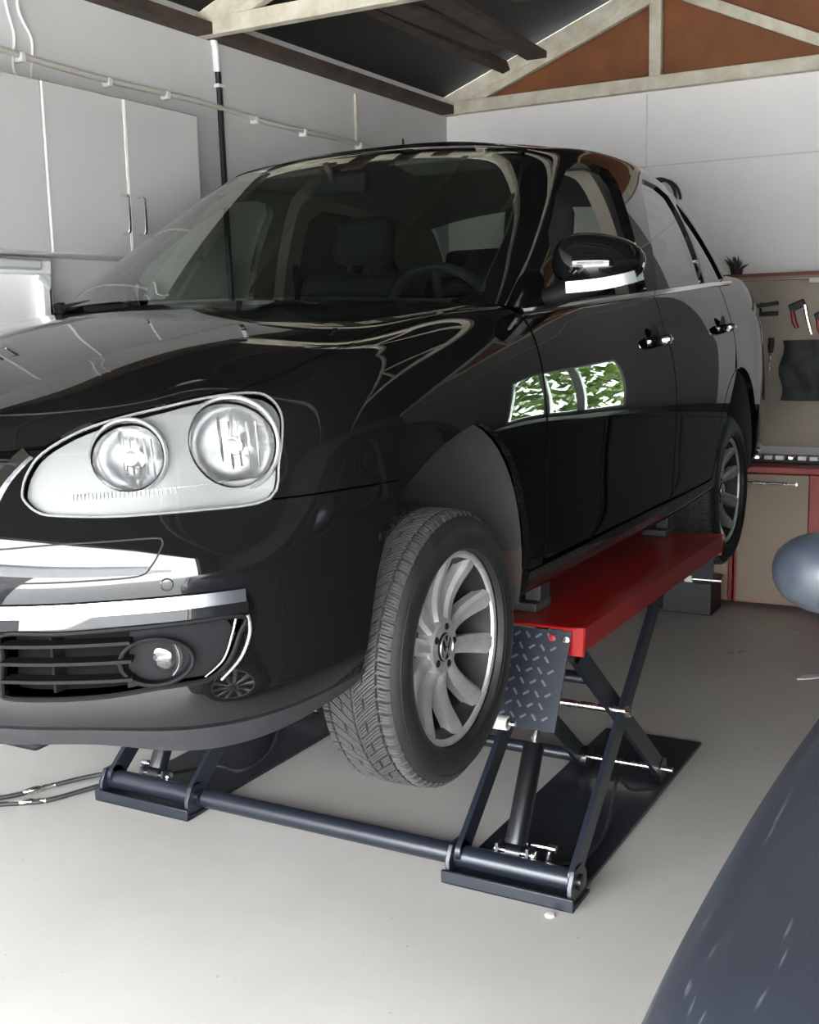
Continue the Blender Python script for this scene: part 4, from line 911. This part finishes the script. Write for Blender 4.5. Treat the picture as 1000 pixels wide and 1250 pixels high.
# ---------------------------------------------------------------- garage
M['wall'] = mat('grey white wall paint', rgb(200, 199, 198), .62, var=.03, scale=2.2, bump=.12, bscale=35, rvar=.05)
M['wallb'] = mat('white wall boarding', rgb(226, 223, 222), .6, var=.025, scale=1.6, bump=.10, bscale=30)
M['walldark'] = mat('dark brown grey boarding', rgb(96, 90, 84), .7, var=.15, scale=2)
M['render'] = mat('added house render', rgb(176, 178, 180), .8, var=.1, scale=2)
M['wallb_dim'] = mat('grey boarding', rgb(122, 119, 116), .7, var=.05, scale=2)  # unseen right part of the back wall, darkened to dim door reflections and bounce
def floor_mat():
    m = mat('grey floor paint', rgb(176, 172, 166), .34, scale=1.7, rvar=.07, bump=.05, bscale=14)
    nt = m.node_tree; N = nt.nodes; L = nt.links; b = N['Principled BSDF']; tc = [n for n in N if n.type == 'TEX_COORD'][0]
    n1 = N.new('ShaderNodeTexNoise'); n1.inputs['Scale'].default_value = 1.3; n1.inputs['Detail'].default_value = 8; n1.inputs['Roughness'].default_value = .65
    n2 = N.new('ShaderNodeTexNoise'); n2.inputs['Scale'].default_value = 38; n2.inputs['Detail'].default_value = 3
    L.new(tc.outputs['Object'], n1.inputs['Vector']); L.new(tc.outputs['Object'], n2.inputs['Vector'])
    r1 = N.new('ShaderNodeValToRGB'); r1.color_ramp.elements[0].position = .3; r1.color_ramp.elements[1].position = .7
    r1.color_ramp.elements[0].color = rgb(172, 167, 160); r1.color_ramp.elements[1].color = rgb(186, 182, 176); L.new(n1.outputs['Fac'], r1.inputs['Fac'])
    r2 = N.new('ShaderNodeValToRGB'); r2.color_ramp.elements[0].position = .245; r2.color_ramp.elements[1].position = .28
    r2.color_ramp.elements[0].color = rgb(120, 114, 106); r2.color_ramp.elements[1].color = (1, 1, 1, 1); L.new(n2.outputs['Fac'], r2.inputs['Fac'])
    mx = N.new('ShaderNodeMixRGB'); mx.blend_type = 'MULTIPLY'; mx.inputs[0].default_value = .4; L.new(r1.outputs[0], mx.inputs[1]); L.new(r2.outputs[0], mx.inputs[2]); L.new(mx.outputs[0], b.inputs['Base Color'])
    return m
M['floor'] = floor_mat()
M['timber'] = mat('white painted timber', rgb(205, 200, 184), .6, scale=9, col2=rgb(176, 166, 146), bump=.2, bscale=25)
M['oldwood'] = mat('dark old timber', rgb(52, 42, 36), .8, scale=8, col2=rgb(78, 62, 52), bump=.3, bscale=30)
M['ply'] = mat('plywood gable', rgb(128, 76, 38), .7, scale=3, col2=rgb(96, 56, 28), detail=9)
M['roofm'] = mat('dark roof sheet', rgb(30, 29, 28), .7, var=.25, scale=3, rvar=.05)
M['cab'] = mat('grey cabinet front', rgb(178, 179, 177), .4, var=.015, scale=3)
M['cabedge'] = mat('white edging', rgb(225, 224, 220), .35)
M['pipe'] = mat('grey white conduit', rgb(196, 192, 182), .5)
M['black'] = mat('black cable', rgb(28, 28, 28), .5)
M['beigedoor'] = mat('beige cupboard front', rgb(136, 116, 96), .5, var=.03, scale=4)
M['redframe'] = mat('red cupboard edge', rgb(150, 48, 42), .45, var=.08, scale=10)
M['shelf'] = mat('red brown shelf board', rgb(116, 62, 52), .6, var=.1, scale=8)
M['joint'] = mat('joint strip', rgb(206, 203, 201), .7)
M['metalcab'] = mat('dark grey steel cabinet', rgb(34, 36, 38), .5, var=.1, scale=6)
M['peg'] = mat('grey beige tool board', rgb(158, 146, 132), .7, var=.05, scale=5)
M['redplastic'] = mat('red tool grip', rgb(140, 24, 22), .4)
M['green'] = mat('dark green clamp', rgb(30, 52, 40), .5)
M['pvc'] = mat('white pvc', rgb(224, 224, 224), .4)
M['sheet'] = mat('dark green cover', rgb(40, 46, 42), .7, scale=9, col2=rgb(62, 66, 60))
M['leaf'] = mat('hedge leaves', rgb(74, 96, 44), .6, scale=14, col2=rgb(140, 156, 92))
M['added_ground'] = mat('dark asphalt', rgb(58, 58, 60), .85, var=.15, scale=6)  # dark tone for the ground strip added to dim the bumper reflection
M['concrete'] = mat('driveway concrete', rgb(196, 195, 192), .8, var=.06, scale=3)
XL, XR, YB, YF = -1.385, 5.6, 5.3, -2.1
def struct(name, mb, m, parent=None, **k):
    o = obj(name, mb, m, parent, **k)
    if parent is None: o['kind'] = 'structure'
    return o
struct('floor', MB().box(((XL + XR) / 2, (YB + YF) / 2, -.05), (XR - XL + .4, YB - YF + .4, .10)), M['floor'])
struct('driveway', MB().box(((XL + XR) / 2, YF - 6.3, -.09), (30, 12, .10)), M['concrete'])
struct('added_dark_strip', MB().box((-8.3, YF - 4.6, -.038), (15.4, 8.6, .012)), M['added_ground'])  # unseen, added over the driveway to darken what the bumper mirrors
struct('wall_left', MB().box((XL - .06, (YB + YF) / 2, 1.49), (.12, YB - YF + .3, 2.98)), M['wall'])
# back wall with a window to the garden on the right
WX0, WX1, WZ0, WZ1 = 2.02, 3.0, 1.06, 1.74
bw = MB(); y = YB + .06; 
SX = 1.42
struct('wall_back', MB().box(((XL + SX) / 2, y, 1.41), (SX - XL, .12, 2.82)), M['wallb'])
bw.box(((SX + WX0) / 2, y, 1.41), (WX0 - SX, .12, 2.82)).box(((WX1 + XR) / 2, y, 1.41), (XR - WX1, .12, 2.82)).box(((WX0 + WX1) / 2, y, WZ0 / 2), (WX1 - WX0, .12, WZ0)).box(((WX0 + WX1) / 2, y, (WZ1 + 2.82) / 2), (WX1 - WX0, .12, 2.82 - WZ1))
struct('wall_back', bw, M['wallb_dim'])
wf_ = MB()
for x, w_ in ((WX0, .04), (2.37, .075), (2.67, .05), (WX1, .04)): wf_.box((x, YB + .04, (WZ0 + WZ1) / 2), (w_, .06, WZ1 - WZ0 + .05))
for z in (WZ0, WZ1): wf_.box(((WX0 + WX1) / 2, YB + .04, z), (WX1 - WX0 + .05, .06, .05))
w2 = struct('window_2', wf_, M['pvc'], bevel=.004)
obj('window_pane', MB().box(((WX0 + WX1) / 2, YB + .05, (WZ0 + WZ1) / 2), (WX1 - WX0, .006, WZ1 - WZ0)), M['sideglass'], w2)
struct('wall_right', MB().box((XR + .06, (YB + YF) / 2, 1.6), (.12, YB - YF + .3, 3.2)), M['walldark'])
OX0, OX1, OZ = -1.27, 4.3, 2.05
fw = MB(); fw.box(((XL + OX0) / 2, YF, 1.4), (OX0 - XL, .14, 2.8)).box(((OX1 + XR) / 2, YF, 1.4), (XR - OX1, .14, 2.8)).box(((XL + XR) / 2, YF, (OZ + 4.0) / 2), (XR - XL + .3, .14, 4.0 - OZ))
struct('wall_front', fw, M['walldark'])
# panel joints and the plate under the gable
struct('trim_1', MB().box(((XL + XR) / 2, YB - .003, 2.40), (XR - XL, .008, .009)).box((-.10, YB - .003, 2.60), (.006, .006, .4)), M['joint'])
# roof: pitched, ribbed sheets
RX, RZ = 1.35, 3.90; EZ = 2.86; SL = (RZ - EZ) / (RX - XL)
def rz(x): return RZ - SL * abs(x - RX)
rf = MB()
for (xa, xb) in ((XL - .3, RX), (RX, XR + .3)):
    v = []; n = 12; ys = np.linspace(YF - .5, YB + .4, n)
    for yy in ys:
        d = .0; v += [(xa, yy, rz(xa) + .06 + d), (xb, yy, rz(xb) + .06 + d)]
    rf.add(v, [(2 * i, 2 * i + 1, 2 * i + 3, 2 * i + 2) for i in range(n - 1)])
struct('ceiling', rf, M['roofm'], ang=80)
# gable: plywood behind the last truss
gb = MB(); gb.prism([(XL, YB + .01, 2.80), (XR, YB + .01, 2.80), (XR, YB + .01, rz(XR) + .05), (RX, YB + .01, RZ + .05), (XL, YB + .01, rz(XL) + .05)], (0, .02, 0)); struct('gable', gb, M['ply'])
# roof trusses: every member a part
def truss(y, lab, first=True, zb=2.845):
    t = thing('roof_truss', (XL, y, zb), lab, 'roof truss', 'painted roof trusses')
    def mem(n, a, b, w=None, h=.085):
        w = w or {'bottom_chord': .054, 'rafter': .050, 'post': .046, 'brace': .042}[n]
        return mem_(n, a, b, w, h)
    def mem_(n, a, b, w, h): obj(n, MB().bar((a[0], y + (a[2] if len(a) > 2 else 0), a[1]), (b[0], y + (b[2] if len(b) > 2 else 0), b[1]), w, h, up=(0, 0, 1)), M['timber'], t, bevel=.004)
    mem('bottom_chord', (XL - .02, zb), (XR, zb), h=.075)
    mem('rafter', (XL - .1, rz(XL - .1)), (RX, RZ)); mem('rafter', (RX, RZ), (XR + .1, rz(XR + .1)))
    mem('post', (-.035, zb), (-.035, rz(-.035)), h=.07); mem('post', (-1.235, zb), (-1.235, rz(-1.235)), h=.06); mem('post', (2.7, zb), (2.7, rz(2.7)), h=.07)
    mem('brace', (-1.19, zb + .03), (-.06, rz(-.06) - .06), h=.06); mem('brace', (.0, rz(0.0) - .04), (1.02, zb + .03), h=.06); mem('brace', (2.65, rz(2.65) - .04), (1.6, zb + .03), h=.06)
    return t
truss(YB - .05, 'white roof truss against the plywood gable above the back wall')
truss(2.90, 'white roof truss over the car whose bottom beam crosses the top of the picture')
truss(.6, 'white roof truss nearer the garage door, seen only mirrored in the car'); truss(-1.7, 'white roof truss just inside the garage door opening')
# wall plate and dark purlins
tag(obj('wall_plate', MB().box((XL + .03, (YB + YF) / 2, 2.835), (.12, YB - YF, .05)), M['oldwood'], None, bevel=.004), 'dark timber wall plate along the top of the grey left wall', 'beam')
for i, x in enumerate((-.95, -.15, .65)):
    tag(obj('purlin', MB().box((x, (YB + YF) / 2, rz(x) + .015), (.05, YB - YF, .06), Matrix.Rotation(-math.atan(SL), 3, 'Y')), M['oldwood'], None), ['dark roof purlin nearest the left wall', 'dark roof purlin, second from the left wall', 'dark roof purlin, third from the left wall'][i], 'beam', 'roof purlins')
def plank(a, b, w, h, lab): tag(obj('timber_plank', MB().bar(a, b, w, h), M['oldwood'], None, bevel=.004), lab, 'plank', 'dark planks stored on the trusses')
plank((-.36, 2.55, 2.915), (-.36, 4.30, 2.86), .11, .035, 'dark plank stored across the trusses, its far end hanging free on the right')
plank((-.66, 2.60, 2.92), (-.53, 4.15, 2.90), .13, .03, 'dark plank stored across the trusses, left one of the two')
plank((-.15, 2.60, 2.92), (-.10, 3.55, 2.93), .10, .03, 'short dark plank end on the trusses near the top middle of the picture')
# ---------------------------------------------------------------- left wall fittings
CX = -1.15
def cupboard(y0, y1, splits, lab, handles):
    c = thing('wall_cupboard', (XL, (y0 + y1) / 2, 1.815), lab, 'cupboard', 'grey wall cupboards')
    obj('carcass', MB().box(((XL + CX) / 2 - .01, (y0 + y1) / 2, 2.11), (CX - XL - .02, y1 - y0, .59)), M['cab'], c, bevel=.003)
    ys = [y0] + splits + [y1]
    for a, b in zip(ys[:-1], ys[1:]):
        d = obj('door', MB().box((CX - .010, (a + b) / 2, 2.11), (.018, b - a - .006, .588)), M['cab'], c, bevel=.002)
        for e in (a, b):
            obj('door_edging', MB().box((CX - .004, e + (.004 if e == a else -.004), 2.11), (.012, .005, .586)), M['cabedge'], d, label='white edging strip of the door') if not (e == y1) else None
    for hy in handles:
        h = MB(); h.tube(spline_loop([(CX, hy, 2.045), (CX + .028, hy, 2.040), (CX + .034, hy, 2.02), (CX + .034, hy, 1.93), (CX + .028, hy, 1.905), (CX, hy, 1.90)], 4, False), .0065, 10)
        ho = obj('handle', h, M['chrome'], c); 
    return c
cupboard(1.703, 2.558, [2.118], 'grey double wall cupboard with two bar handles nearest the dark cable', (2.075, 2.165))
cupboard(.85, 1.700, [1.28], 'grey wall cupboard cut by the left edge of the picture', (1.24, 1.32))
# white roller window under the cupboards
w1 = MB(); w1.box((XL + .03, 1.40, 1.775), (.07, .92, .055)); w1.box((XL + .03, 1.835, 1.42), (.06, .05, .66)); w1.box((XL + .03, .965, 1.42), (.06, .05, .66)); w1.box((XL + .03, 1.40, 1.10), (.07, .92, .05))
w1o = struct('window_1', w1, M['pvc'], bevel=.006)
obj('roller_box', MB().box((XL + .055, 1.38, 1.782), (.05, .84, .042)), M['cab'], w1o, bevel=.01)
obj('window_blind', MB().box((XL + .012, 1.40, 1.44), (.012, .82, .62)), M['cabedge'], w1o)
obj('bracket', MB().bar((XL + .05, 1.79, 1.74), (XL + .05, 1.85, 1.70), .03, .02).box((XL + .05, 1.85, 1.60), (.02, .018, .2)), M['pvc'], w1o, bevel=.003)
# conduit along the wall
pts = [(XL + .022, y, 2.535 - .012 * (y - 1.7) + (.006 * math.sin(y * 5))) for y in np.linspace(.2, 4.6, 30)]
cd = obj('conduit', MB().tube(pts, .012, 10), M['pipe'], None); tag(cd, 'thin grey conduit clipped along the left wall above the cupboards', 'pipe')
for yy in (1.82, 2.27, 2.62, 3.25, 3.66, 4.2):
    zz = 2.535 - .012 * (yy - 1.7) + .006 * math.sin(yy * 5); k = obj('pipe_clip', MB().box((XL + .02, yy, zz - .008), (.042, .022, .034)), M['pvc'], None, bevel=.004); k.parent = cd
bc = obj('power_cable', MB().tube([(XL + .012, 2.995, 2.72), (XL + .014, 3.0, 2.6), (XL + .012, 3.005, 2.3), (XL + .012, 3.02, 1.5)], .014, 8), M['black'], None); tag(bc, 'black cable running down the left wall past the cupboard end', 'cable')
k = obj('cable_sleeve', MB().tube([(XL + .014, 2.97, 2.82), (XL + .014, 2.985, 2.78), (XL + .014, 2.99, 2.68)], .016, 10), M['pvc'], None, label='white sleeve at the top of the cable'); k.parent = bc
for zz in (2.62,):
    k = obj('cable_clip', MB().box((XL + .014, 3.0, zz), (.03, .045, .014)), M['pvc'], None); k.parent = bc
wc = obj('cable_duct', MB().box((XL + .008, 4.205, 2.64), (.016, .035, .27)), M['pipe'], None, bevel=.003); tag(wc, 'short white cable duct high on the left wall near the corner', 'cable duct')
for i, (yy, ex) in enumerate(((1.79, 0), (1.845, .03))):
    pts = spline_loop([(XL + .014, yy - .02 + ex, 2.83), (XL + .014, yy - .01, 2.70), (XL + .02, yy + .01 + ex, 2.60), (XL + .014, yy + ex, 2.50), (XL + .03, yy + .005, 2.43)], 5, False)
    tag(obj('white_cord', MB().tube(pts, .006, 8), M['pvc'], None), ['white cord hanging down the left wall at the picture edge', 'white cord hanging in a bend just right of the straight one'][i], 'cord', 'white cords on the left wall')
# ---------------------------------------------------------------- workbench at the back
YC = 4.72
def base_cupboard(x0, x1, lab, hside):
    c = thing('base_cupboard', ((x0 + x1) / 2, YC + .28, 0), lab, 'cupboard', 'beige base cupboards with red edges')
    obj('carcass', MB().box(((x0 + x1) / 2, YC + .30, .37), (x1 - x0, .54, .70)), M['redframe'], c, bevel=.003)
    d = obj('door', MB().box(((x0 + x1) / 2 + (-.02 if hside else 0), YC + .015, .375), (x1 - x0 - (.075 if hside else .03), .02, .69)), M['beigedoor'], c, bevel=.003)
    xa = (x0 + x1) / 2
    h = MB(); h.tube([(xa - .16, YC - .022, .675), (xa + .10, YC - .022, .675)], .007, 10); h.tube([(xa + .10, YC - .022, .675), (xa + .10, YC + .004, .675)], .009, 10); h.tube([(xa - .16, YC - .022, .675), (xa - .16, YC + .004, .675)], .009, 10)
    obj('handle', h, M['steel'], d)
base_cupboard(.575, 1.01, 'beige base cupboard with a bar handle right behind the rear wheel', True)
base_cupboard(.12, .565, 'beige base cupboard mostly hidden behind the lift platform', False)
base_cupboard(-.34, .11, 'beige base cupboard behind the car, left end of the bench', False)
ct = obj('worktop', MB().box((.34, 5.0, .745), (1.36, .60, .034)), M['redframe'], None, bevel=.004); tag(ct, 'red edged worktop lying across the beige base cupboards', 'worktop')
pb = obj('tool_board', MB().box((.335, YB - .018, 1.27), (1.37, .03, .92)), M['peg'], None, bevel=.003); tag(pb, 'grey beige tool board on the back wall above the worktop', 'board')
sh = obj('wall_shelf', MB().box((.335, YB - .10, 1.752), (1.37, .20, .022)), M['shelf'], None, bevel=.003); tag(sh, 'narrow red shelf along the top of the tool board', 'shelf')
k = obj('shelf_edge', MB().box((.335, YB - .195, 1.738), (1.37, .012, .014)), M['beigedoor'], None); k.parent = sh
lt = obj('strip_light', MB().box((.93, YB - .12, 1.722), (.17, .05, .036)), M['pvc'], None, bevel=.004); tag(lt, 'white strip lamp under the red shelf at the right edge', 'lamp')
YT = YB - .045
def tool_clamp():
    c = thing('bar_clamp', (.62, YT, 1.56), 'dark green clamp with two jaws hanging on the tool board beside the car tail', 'clamp')
    obj('jaw', MB().bar((.52, YT, 1.585), (.67, YT, 1.605), .02, .022), M['green'], c, bevel=.004); obj('jaw', MB().bar((.53, YT, 1.545), (.67, YT, 1.548), .02, .026), M['black'], c, bevel=.004)
    obj('clamp_bar', MB().bar((.575, YT, 1.61), (.575, YT, 1.51), .012, .012), M['steel'], c)
tool_clamp()
def hammer(x, z, lab, m1):
    c = thing('pliers', (x, YT, z), lab, 'pliers', 'red handled tools on the tool board')
    obj('head', MB().bar((x - .035, YT, z + .050), (x + .045, YT, z + .085), .022, .042), M['black'], c, bevel=.006)
    obj('grip', MB().tube([(x - .020, YT, z + .04), (x - .008, YT, z - .02), (x + .008, YT, z - .055)], [.012, .014, .011], 10), M['redplastic'], c)
    obj('grip', MB().tube([(x + .045, YT, z + .07), (x + .062, YT, z - .01), (x + .085, YT, z - .09)], [.013, .010, .008], 10), M[m1], c)
hammer(.765, 1.52, 'chrome and red handled tool hanging tilted on the tool board', 'steel')
hammer(.90, 1.47, 'red handled tool at the right edge of the tool board', 'redplastic')
s = thing('screwdriver', (.64, YT, 1.35), 'screwdriver with a black handle hanging on the tool board by the car tail', 'screwdriver')
obj('handle', MB().lathe([(0, 0), (0, .016), (.05, .018), (.08, .013), (.09, .0)], (.637, YT, 1.415), (-.03, 0, -1), 14), M['black'], s); obj('shaft', MB().tube([(.634, YT, 1.33), (.628, YT, 1.21)], .006, 8), M['steel'], s)
def rough_sheet(x0, x1, z0, z1, y, n=14):
    m = MB(); v = []
    for j in range(n + 1):
        for i in range(n + 1):
            u, w = i / n, j / n; v.append((x0 + (x1 - x0) * u + .012 * math.sin(w * 9), y - .035 - .02 * math.sin(u * 9 + w * 3) * math.sin(w * 5) - .03 * math.sin(PI * u), z0 + (z1 - z0) * w))
    v2 = [(a, y + .01, c) for a, b, c in v]; k = len(v)
    f = [(j * (n + 1) + i, j * (n + 1) + i + 1, (j + 1) * (n + 1) + i + 1, (j + 1) * (n + 1) + i) for j in range(n) for i in range(n)]
    m.add(v, f); m.add(v2, [q[::-1] for q in f])
    b = [i for i in range(n + 1)] + [j * (n + 1) + n for j in range(1, n + 1)] + [n * (n + 1) + i for i in range(n - 1, -1, -1)] + [j * (n + 1) for j in range(n - 1, 0, -1)]
    m.f += [(b[i], b[(i + 1) % len(b)], b[(i + 1) % len(b)] + k, b[i] + k) for i in range(len(b))]
    return m
tag(obj('tool_case', rough_sheet(.70, .93, 1.07, 1.40, YT), M['sheet'], None), 'dark green moulded tool case standing against the tool board', 'tool case')
tr = thing('socket_rail', (.83, 4.93, .762), 'dark rail with pale sockets lying along the worktop front', 'socket set')
obj('rail', MB().box((.83, 4.92, .772), (.46, .07, .018)), M['black'], tr, bevel=.003)
for i in range(7): obj('socket', MB().box((.655 + i * .058, 4.90, .790), (.046 if i % 3 else .03, .05, .022)), M['pvc'] if i % 3 else M['steel'], tr, bevel=.004)
tag(obj('storage_box', MB().box((.10, 4.60, .075), (.30, .20, .15)).box((.10, 4.60, .155), (.31, .21, .012)), M['black'], None, bevel=.008), 'black box on the floor by the cupboards under the platform end', 'box')
k = obj('box', MB().box((.40, 4.56, .085), (.26, .20, .17)).box((.40, 4.56, .172), (.27, .21, .012)), M['black'], None, bevel=.008); k.name = 'storage_box'; tag(k, 'black box on the floor, right one, seen under the red platform', 'box')
# small things on the shelf and the wall behind the car roof
pc = obj('cable_coil', MB().tube([(.02 + .09 * math.cos(a), YB - .03 - .004 * i, 2.20 + .11 * math.sin(a)) for i, a in enumerate(np.linspace(0, 4 * PI, 48))], .009, 8), M['black'], None); tag(pc, 'black cable coil hanging on the white back wall above the car roof', 'cable')
rg_ = random.Random(3); pl = MB()
for i in range(26):
    a = rg_.random() * 6.28; l = .03 + .05 * rg_.random(); p = Vector((.455, YB - .12, 1.785)); q = p + Vector((math.cos(a) * l, math.sin(a) * l * .6, .02 + rg_.random() * .07)); n = Vector((rg_.random() - .5, rg_.random() - .5, rg_.random())).normalized() * .012
    pl.add([p, (p + q) / 2 + n, q, (p + q) / 2 - n], [(0, 1, 2, 3)])
gp = obj('brush_tuft', pl, M['sheet'], None, fix=False); po = obj('brush', MB().lathe([(0, .03), (.03, .035), (.035, 0)], (.455, YB - .12, 1.763), (0, 0, 1), 14), M['oldwood'], None); gp.parent = po; tag(po, 'dark bristle brush standing on the left end of the red shelf', 'brush')
tag(obj('paint_chip', MB().lathe([(0, .014), (.006, .012), (.008, 0)], (.935, 1.235, 0), (0, 0, 1), 7), M['nylon'], None), 'small white crumb on the floor in front of the lift', 'crumb')
tag(obj('paper_scrap', MB().prism([(1.13, 3.54, .001), (1.17, 3.56, .001), (1.21, 3.60, .001), (1.20, 3.64, .001), (1.16, 3.62, .001), (1.14, 3.60, .001)], (0, 0, .004)), M['pvc'], None), 'white scrap lying on the floor beside the grey car mirror', 'scrap')
# garden hedge behind the back window
hd = MB(); rh = random.Random(5)
for i in range(5200):
    p = Vector((1.2 + rh.random() * 6.5, 6.6 + rh.random() * 1.6, rh.random() * 3.4)); a = rh.random() * 6.28; b = rh.random() * 3.14; u = Vector((math.cos(a), math.sin(a), math.cos(b))) * (.07 + .06 * rh.random()); w = Vector((-math.sin(a), math.cos(a) * .3, math.sin(b))) * .06
    hd.add([p - u, p + w, p + u, p - w], [(0, 1, 2, 3)])
o = obj('hedge', hd, M['leaf'], None, fix=False, smooth=False); tag(o, 'green leafy hedge outside the back window', 'hedge', kind='stuff')

# unseen house and garden wall, added to break up the bumper's sky reflection
hs_ = struct('lawn', MB().box((4, 8, -.06), (12, 5, .1)), M['leaf'])
hb = MB(); hb.box((2.5, -13.5, 1.1), (13, 3, 2.2)); hb.prism([(-4.4, -11.8, 2.2), (9.4, -11.8, 2.2), (9.4, -15.2, 2.2), (-4.4, -15.2, 2.2)], (0, 0, .10)); struct('added_house', hb, M['render'])
struct('added_garden_wall', MB().box((1.5, -16, .55), (30, .3, 1.1)), M['render'])
# dark steel cabinets along the back wall at the right, seen mirrored in the car doors
for i, x in enumerate((1.46, 2.32, 3.18, 4.04)):
    c = thing('steel_cabinet', (x, 4.98, 0), ['dark steel cabinet right of the beige cupboards under the back window', 'second dark steel cabinet along the back wall under the window', 'third dark steel cabinet along the back wall under the window', 'last dark steel cabinet along the back wall by the right wall'][i], 'cabinet', 'dark steel cabinets under the window')
    obj('carcass', MB().box((x, 4.98, .515), (.84, .60, 1.03)), M['metalcab'], c, bevel=.005)
    for s_ in (-1, 1):
        obj('door', MB().box((x + s_ * .205, 4.672, .515), (.40, .018, .97)), M['metalcab'], c, bevel=.003)
# ---------------------------------------------------------------- second car on the floor at the right
car2 = thing('car', CARLOC, 'dark grey car on the floor at the right edge, its scratched wing nearest', 'car')
def scratch(m):
    nt = m.node_tree; N = nt.nodes; L = nt.links; b = N['Principled BSDF']; tc = [n for n in N if n.type == 'TEX_COORD'][0]
    src = b.inputs['Base Color'].links[0].from_socket
    mp = N.new('ShaderNodeMapping'); mp.inputs['Rotation'].default_value = (.2, .4, .6); mp.inputs['Scale'].default_value = (70, 4, 26); L.new(tc.outputs['Object'], mp.inputs['Vector'])
    n = N.new('ShaderNodeTexNoise'); n.inputs['Scale'].default_value = 1.6; n.inputs['Detail'].default_value = 1.5; L.new(mp.outputs[0], n.inputs['Vector'])
    r = N.new('ShaderNodeValToRGB'); r.color_ramp.elements[0].position = .69; r.color_ramp.elements[1].position = .78; r.color_ramp.elements[0].color = (0, 0, 0, 1); r.color_ramp.elements[1].color = (.30, .30, .30, 1)
    L.new(n.outputs['Fac'], r.inputs['Fac']); mx = N.new('ShaderNodeMixRGB'); L.new(r.outputs[0], mx.inputs[0]); L.new(src, mx.inputs[1]); mx.inputs[2].default_value = rgb(150, 152, 156); L.new(mx.outputs[0], b.inputs['Base Color'])
scratch(M['paint2'])
for ch in list(car.children):
    n = ch.name.split('.')[0]
    if n in ('suspension_arm', 'jacking_point', 'engine_undertray', 'seat_belt', 'rust_patch', 'hood'): continue
    c = copy_tree(ch, car2)
    if ch.name.startswith('wheel_arch_liner'):
        for g in list(c.children): bpy.data.objects.remove(g)
    for o in [c] + list(c.children_recursive):
        if 'label' in o: del o['label']
        if o.type == 'MESH' and o.material_slots and o.material_slots[0].material == M['paint']:
            o.material_slots[0].link = 'OBJECT'; o.material_slots[0].material = M['mirror2'] if o.name.startswith('side_mirror') else M['paint2']
    if n == 'side_mirror':
        c.matrix_local = Matrix.Translation((.048, .0, .004)) if ch.matrix_basis.to_translation().length > .001 else c.matrix_basis
        for g in list(c.children):
            if g.name.startswith('mirror_repeater'): bpy.data.objects.remove(g)
    if n == 'wheel':
        c.location.z = .316 if c.location.z else .316
        c.location.x *= .985
panel('hood', L_, B['hood_outline'], [HL], -.005, .008, .0008, M['paint2'], car2, half=True)
q = (2.4377, -1.085, -.099, .0, 1.03)
cs, sn = math.cos(q[2]), math.sin(q[2])
car2.location = (q[0] - sn * 2.2 * q[4], q[1] + cs * 2.2 * q[4], q[3]); car2.rotation_euler = (0, 0, q[2]); car2.scale = (q[4],) * 3
# ---------------------------------------------------------------- light and camera
w = bpy.data.worlds.new('World'); scene.world = w; w.use_nodes = True; nt = w.node_tree; bg = nt.nodes['Background']
bg.inputs['Color'].default_value = (.90, .95, 1.0, 1); bg.inputs['Strength'].default_value = 5.0
def portal(name, loc, rot, sx, sy):
    l = bpy.data.lights.new(name, 'AREA'); l.shape = 'RECTANGLE'; l.size = sx; l.size_y = sy; l.cycles.is_portal = True
    o = bpy.data.objects.new(name, l); o.location = loc; o.rotation_euler = rot; COL.objects.link(o); return o
portal('door_portal', ((OX0 + OX1) / 2, YF - .02, OZ / 2), (math.radians(90), 0, 0), OX1 - OX0, OZ)
portal('window_portal', ((WX0 + WX1) / 2, YB + .15, (WZ0 + WZ1) / 2), (math.radians(-90), 0, 0), WX1 - WX0, WZ1 - WZ0)
sun = bpy.data.lights.new('sun', 'SUN'); sun.energy = 17; sun.angle = math.radians(.6); sun.color = (1, .985, .965)
so = bpy.data.objects.new('sun', sun); COL.objects.link(so); so.rotation_euler = Vector((-.30, .45, 1.0)).to_track_quat('Z', 'Y').to_euler()
CAMP = (1.987, -1.354, 1.521); yaw, pitch, roll, FPX = .508, -.160, -.024, 1398.0
f = Vector((-math.sin(yaw) * math.cos(pitch), math.cos(yaw) * math.cos(pitch), math.sin(pitch))); r = Vector((math.cos(yaw), math.sin(yaw), 0)); u = r.cross(f)
r2 = r * math.cos(roll) + u * math.sin(roll); u2 = -r * math.sin(roll) + u * math.cos(roll)
cam = bpy.data.cameras.new('camera'); co = bpy.data.objects.new('camera', cam); COL.objects.link(co)
co.matrix_world = Matrix(((r2.x, u2.x, -f.x, CAMP[0]), (r2.y, u2.y, -f.y, CAMP[1]), (r2.z, u2.z, -f.z, CAMP[2]), (0, 0, 0, 1)))
cam.sensor_fit = 'HORIZONTAL'; cam.sensor_width = 36; cam.lens = FPX / 1000 * 36; cam.clip_start = .05
scene.camera = co
scene.view_settings.view_transform = 'Standard'; scene.view_settings.look = 'None'; scene.view_settings.gamma = 1; scene.view_settings.use_curve_mapping = False
scene.view_settings.exposure = 2.5
scene.cycles.use_denoising = True; scene.cycles.max_bounces = 10; scene.cycles.diffuse_bounces = 5; scene.cycles.glossy_bounces = 5; scene.cycles.transparent_max_bounces = 16; scene.cycles.sample_clamp_indirect = 6
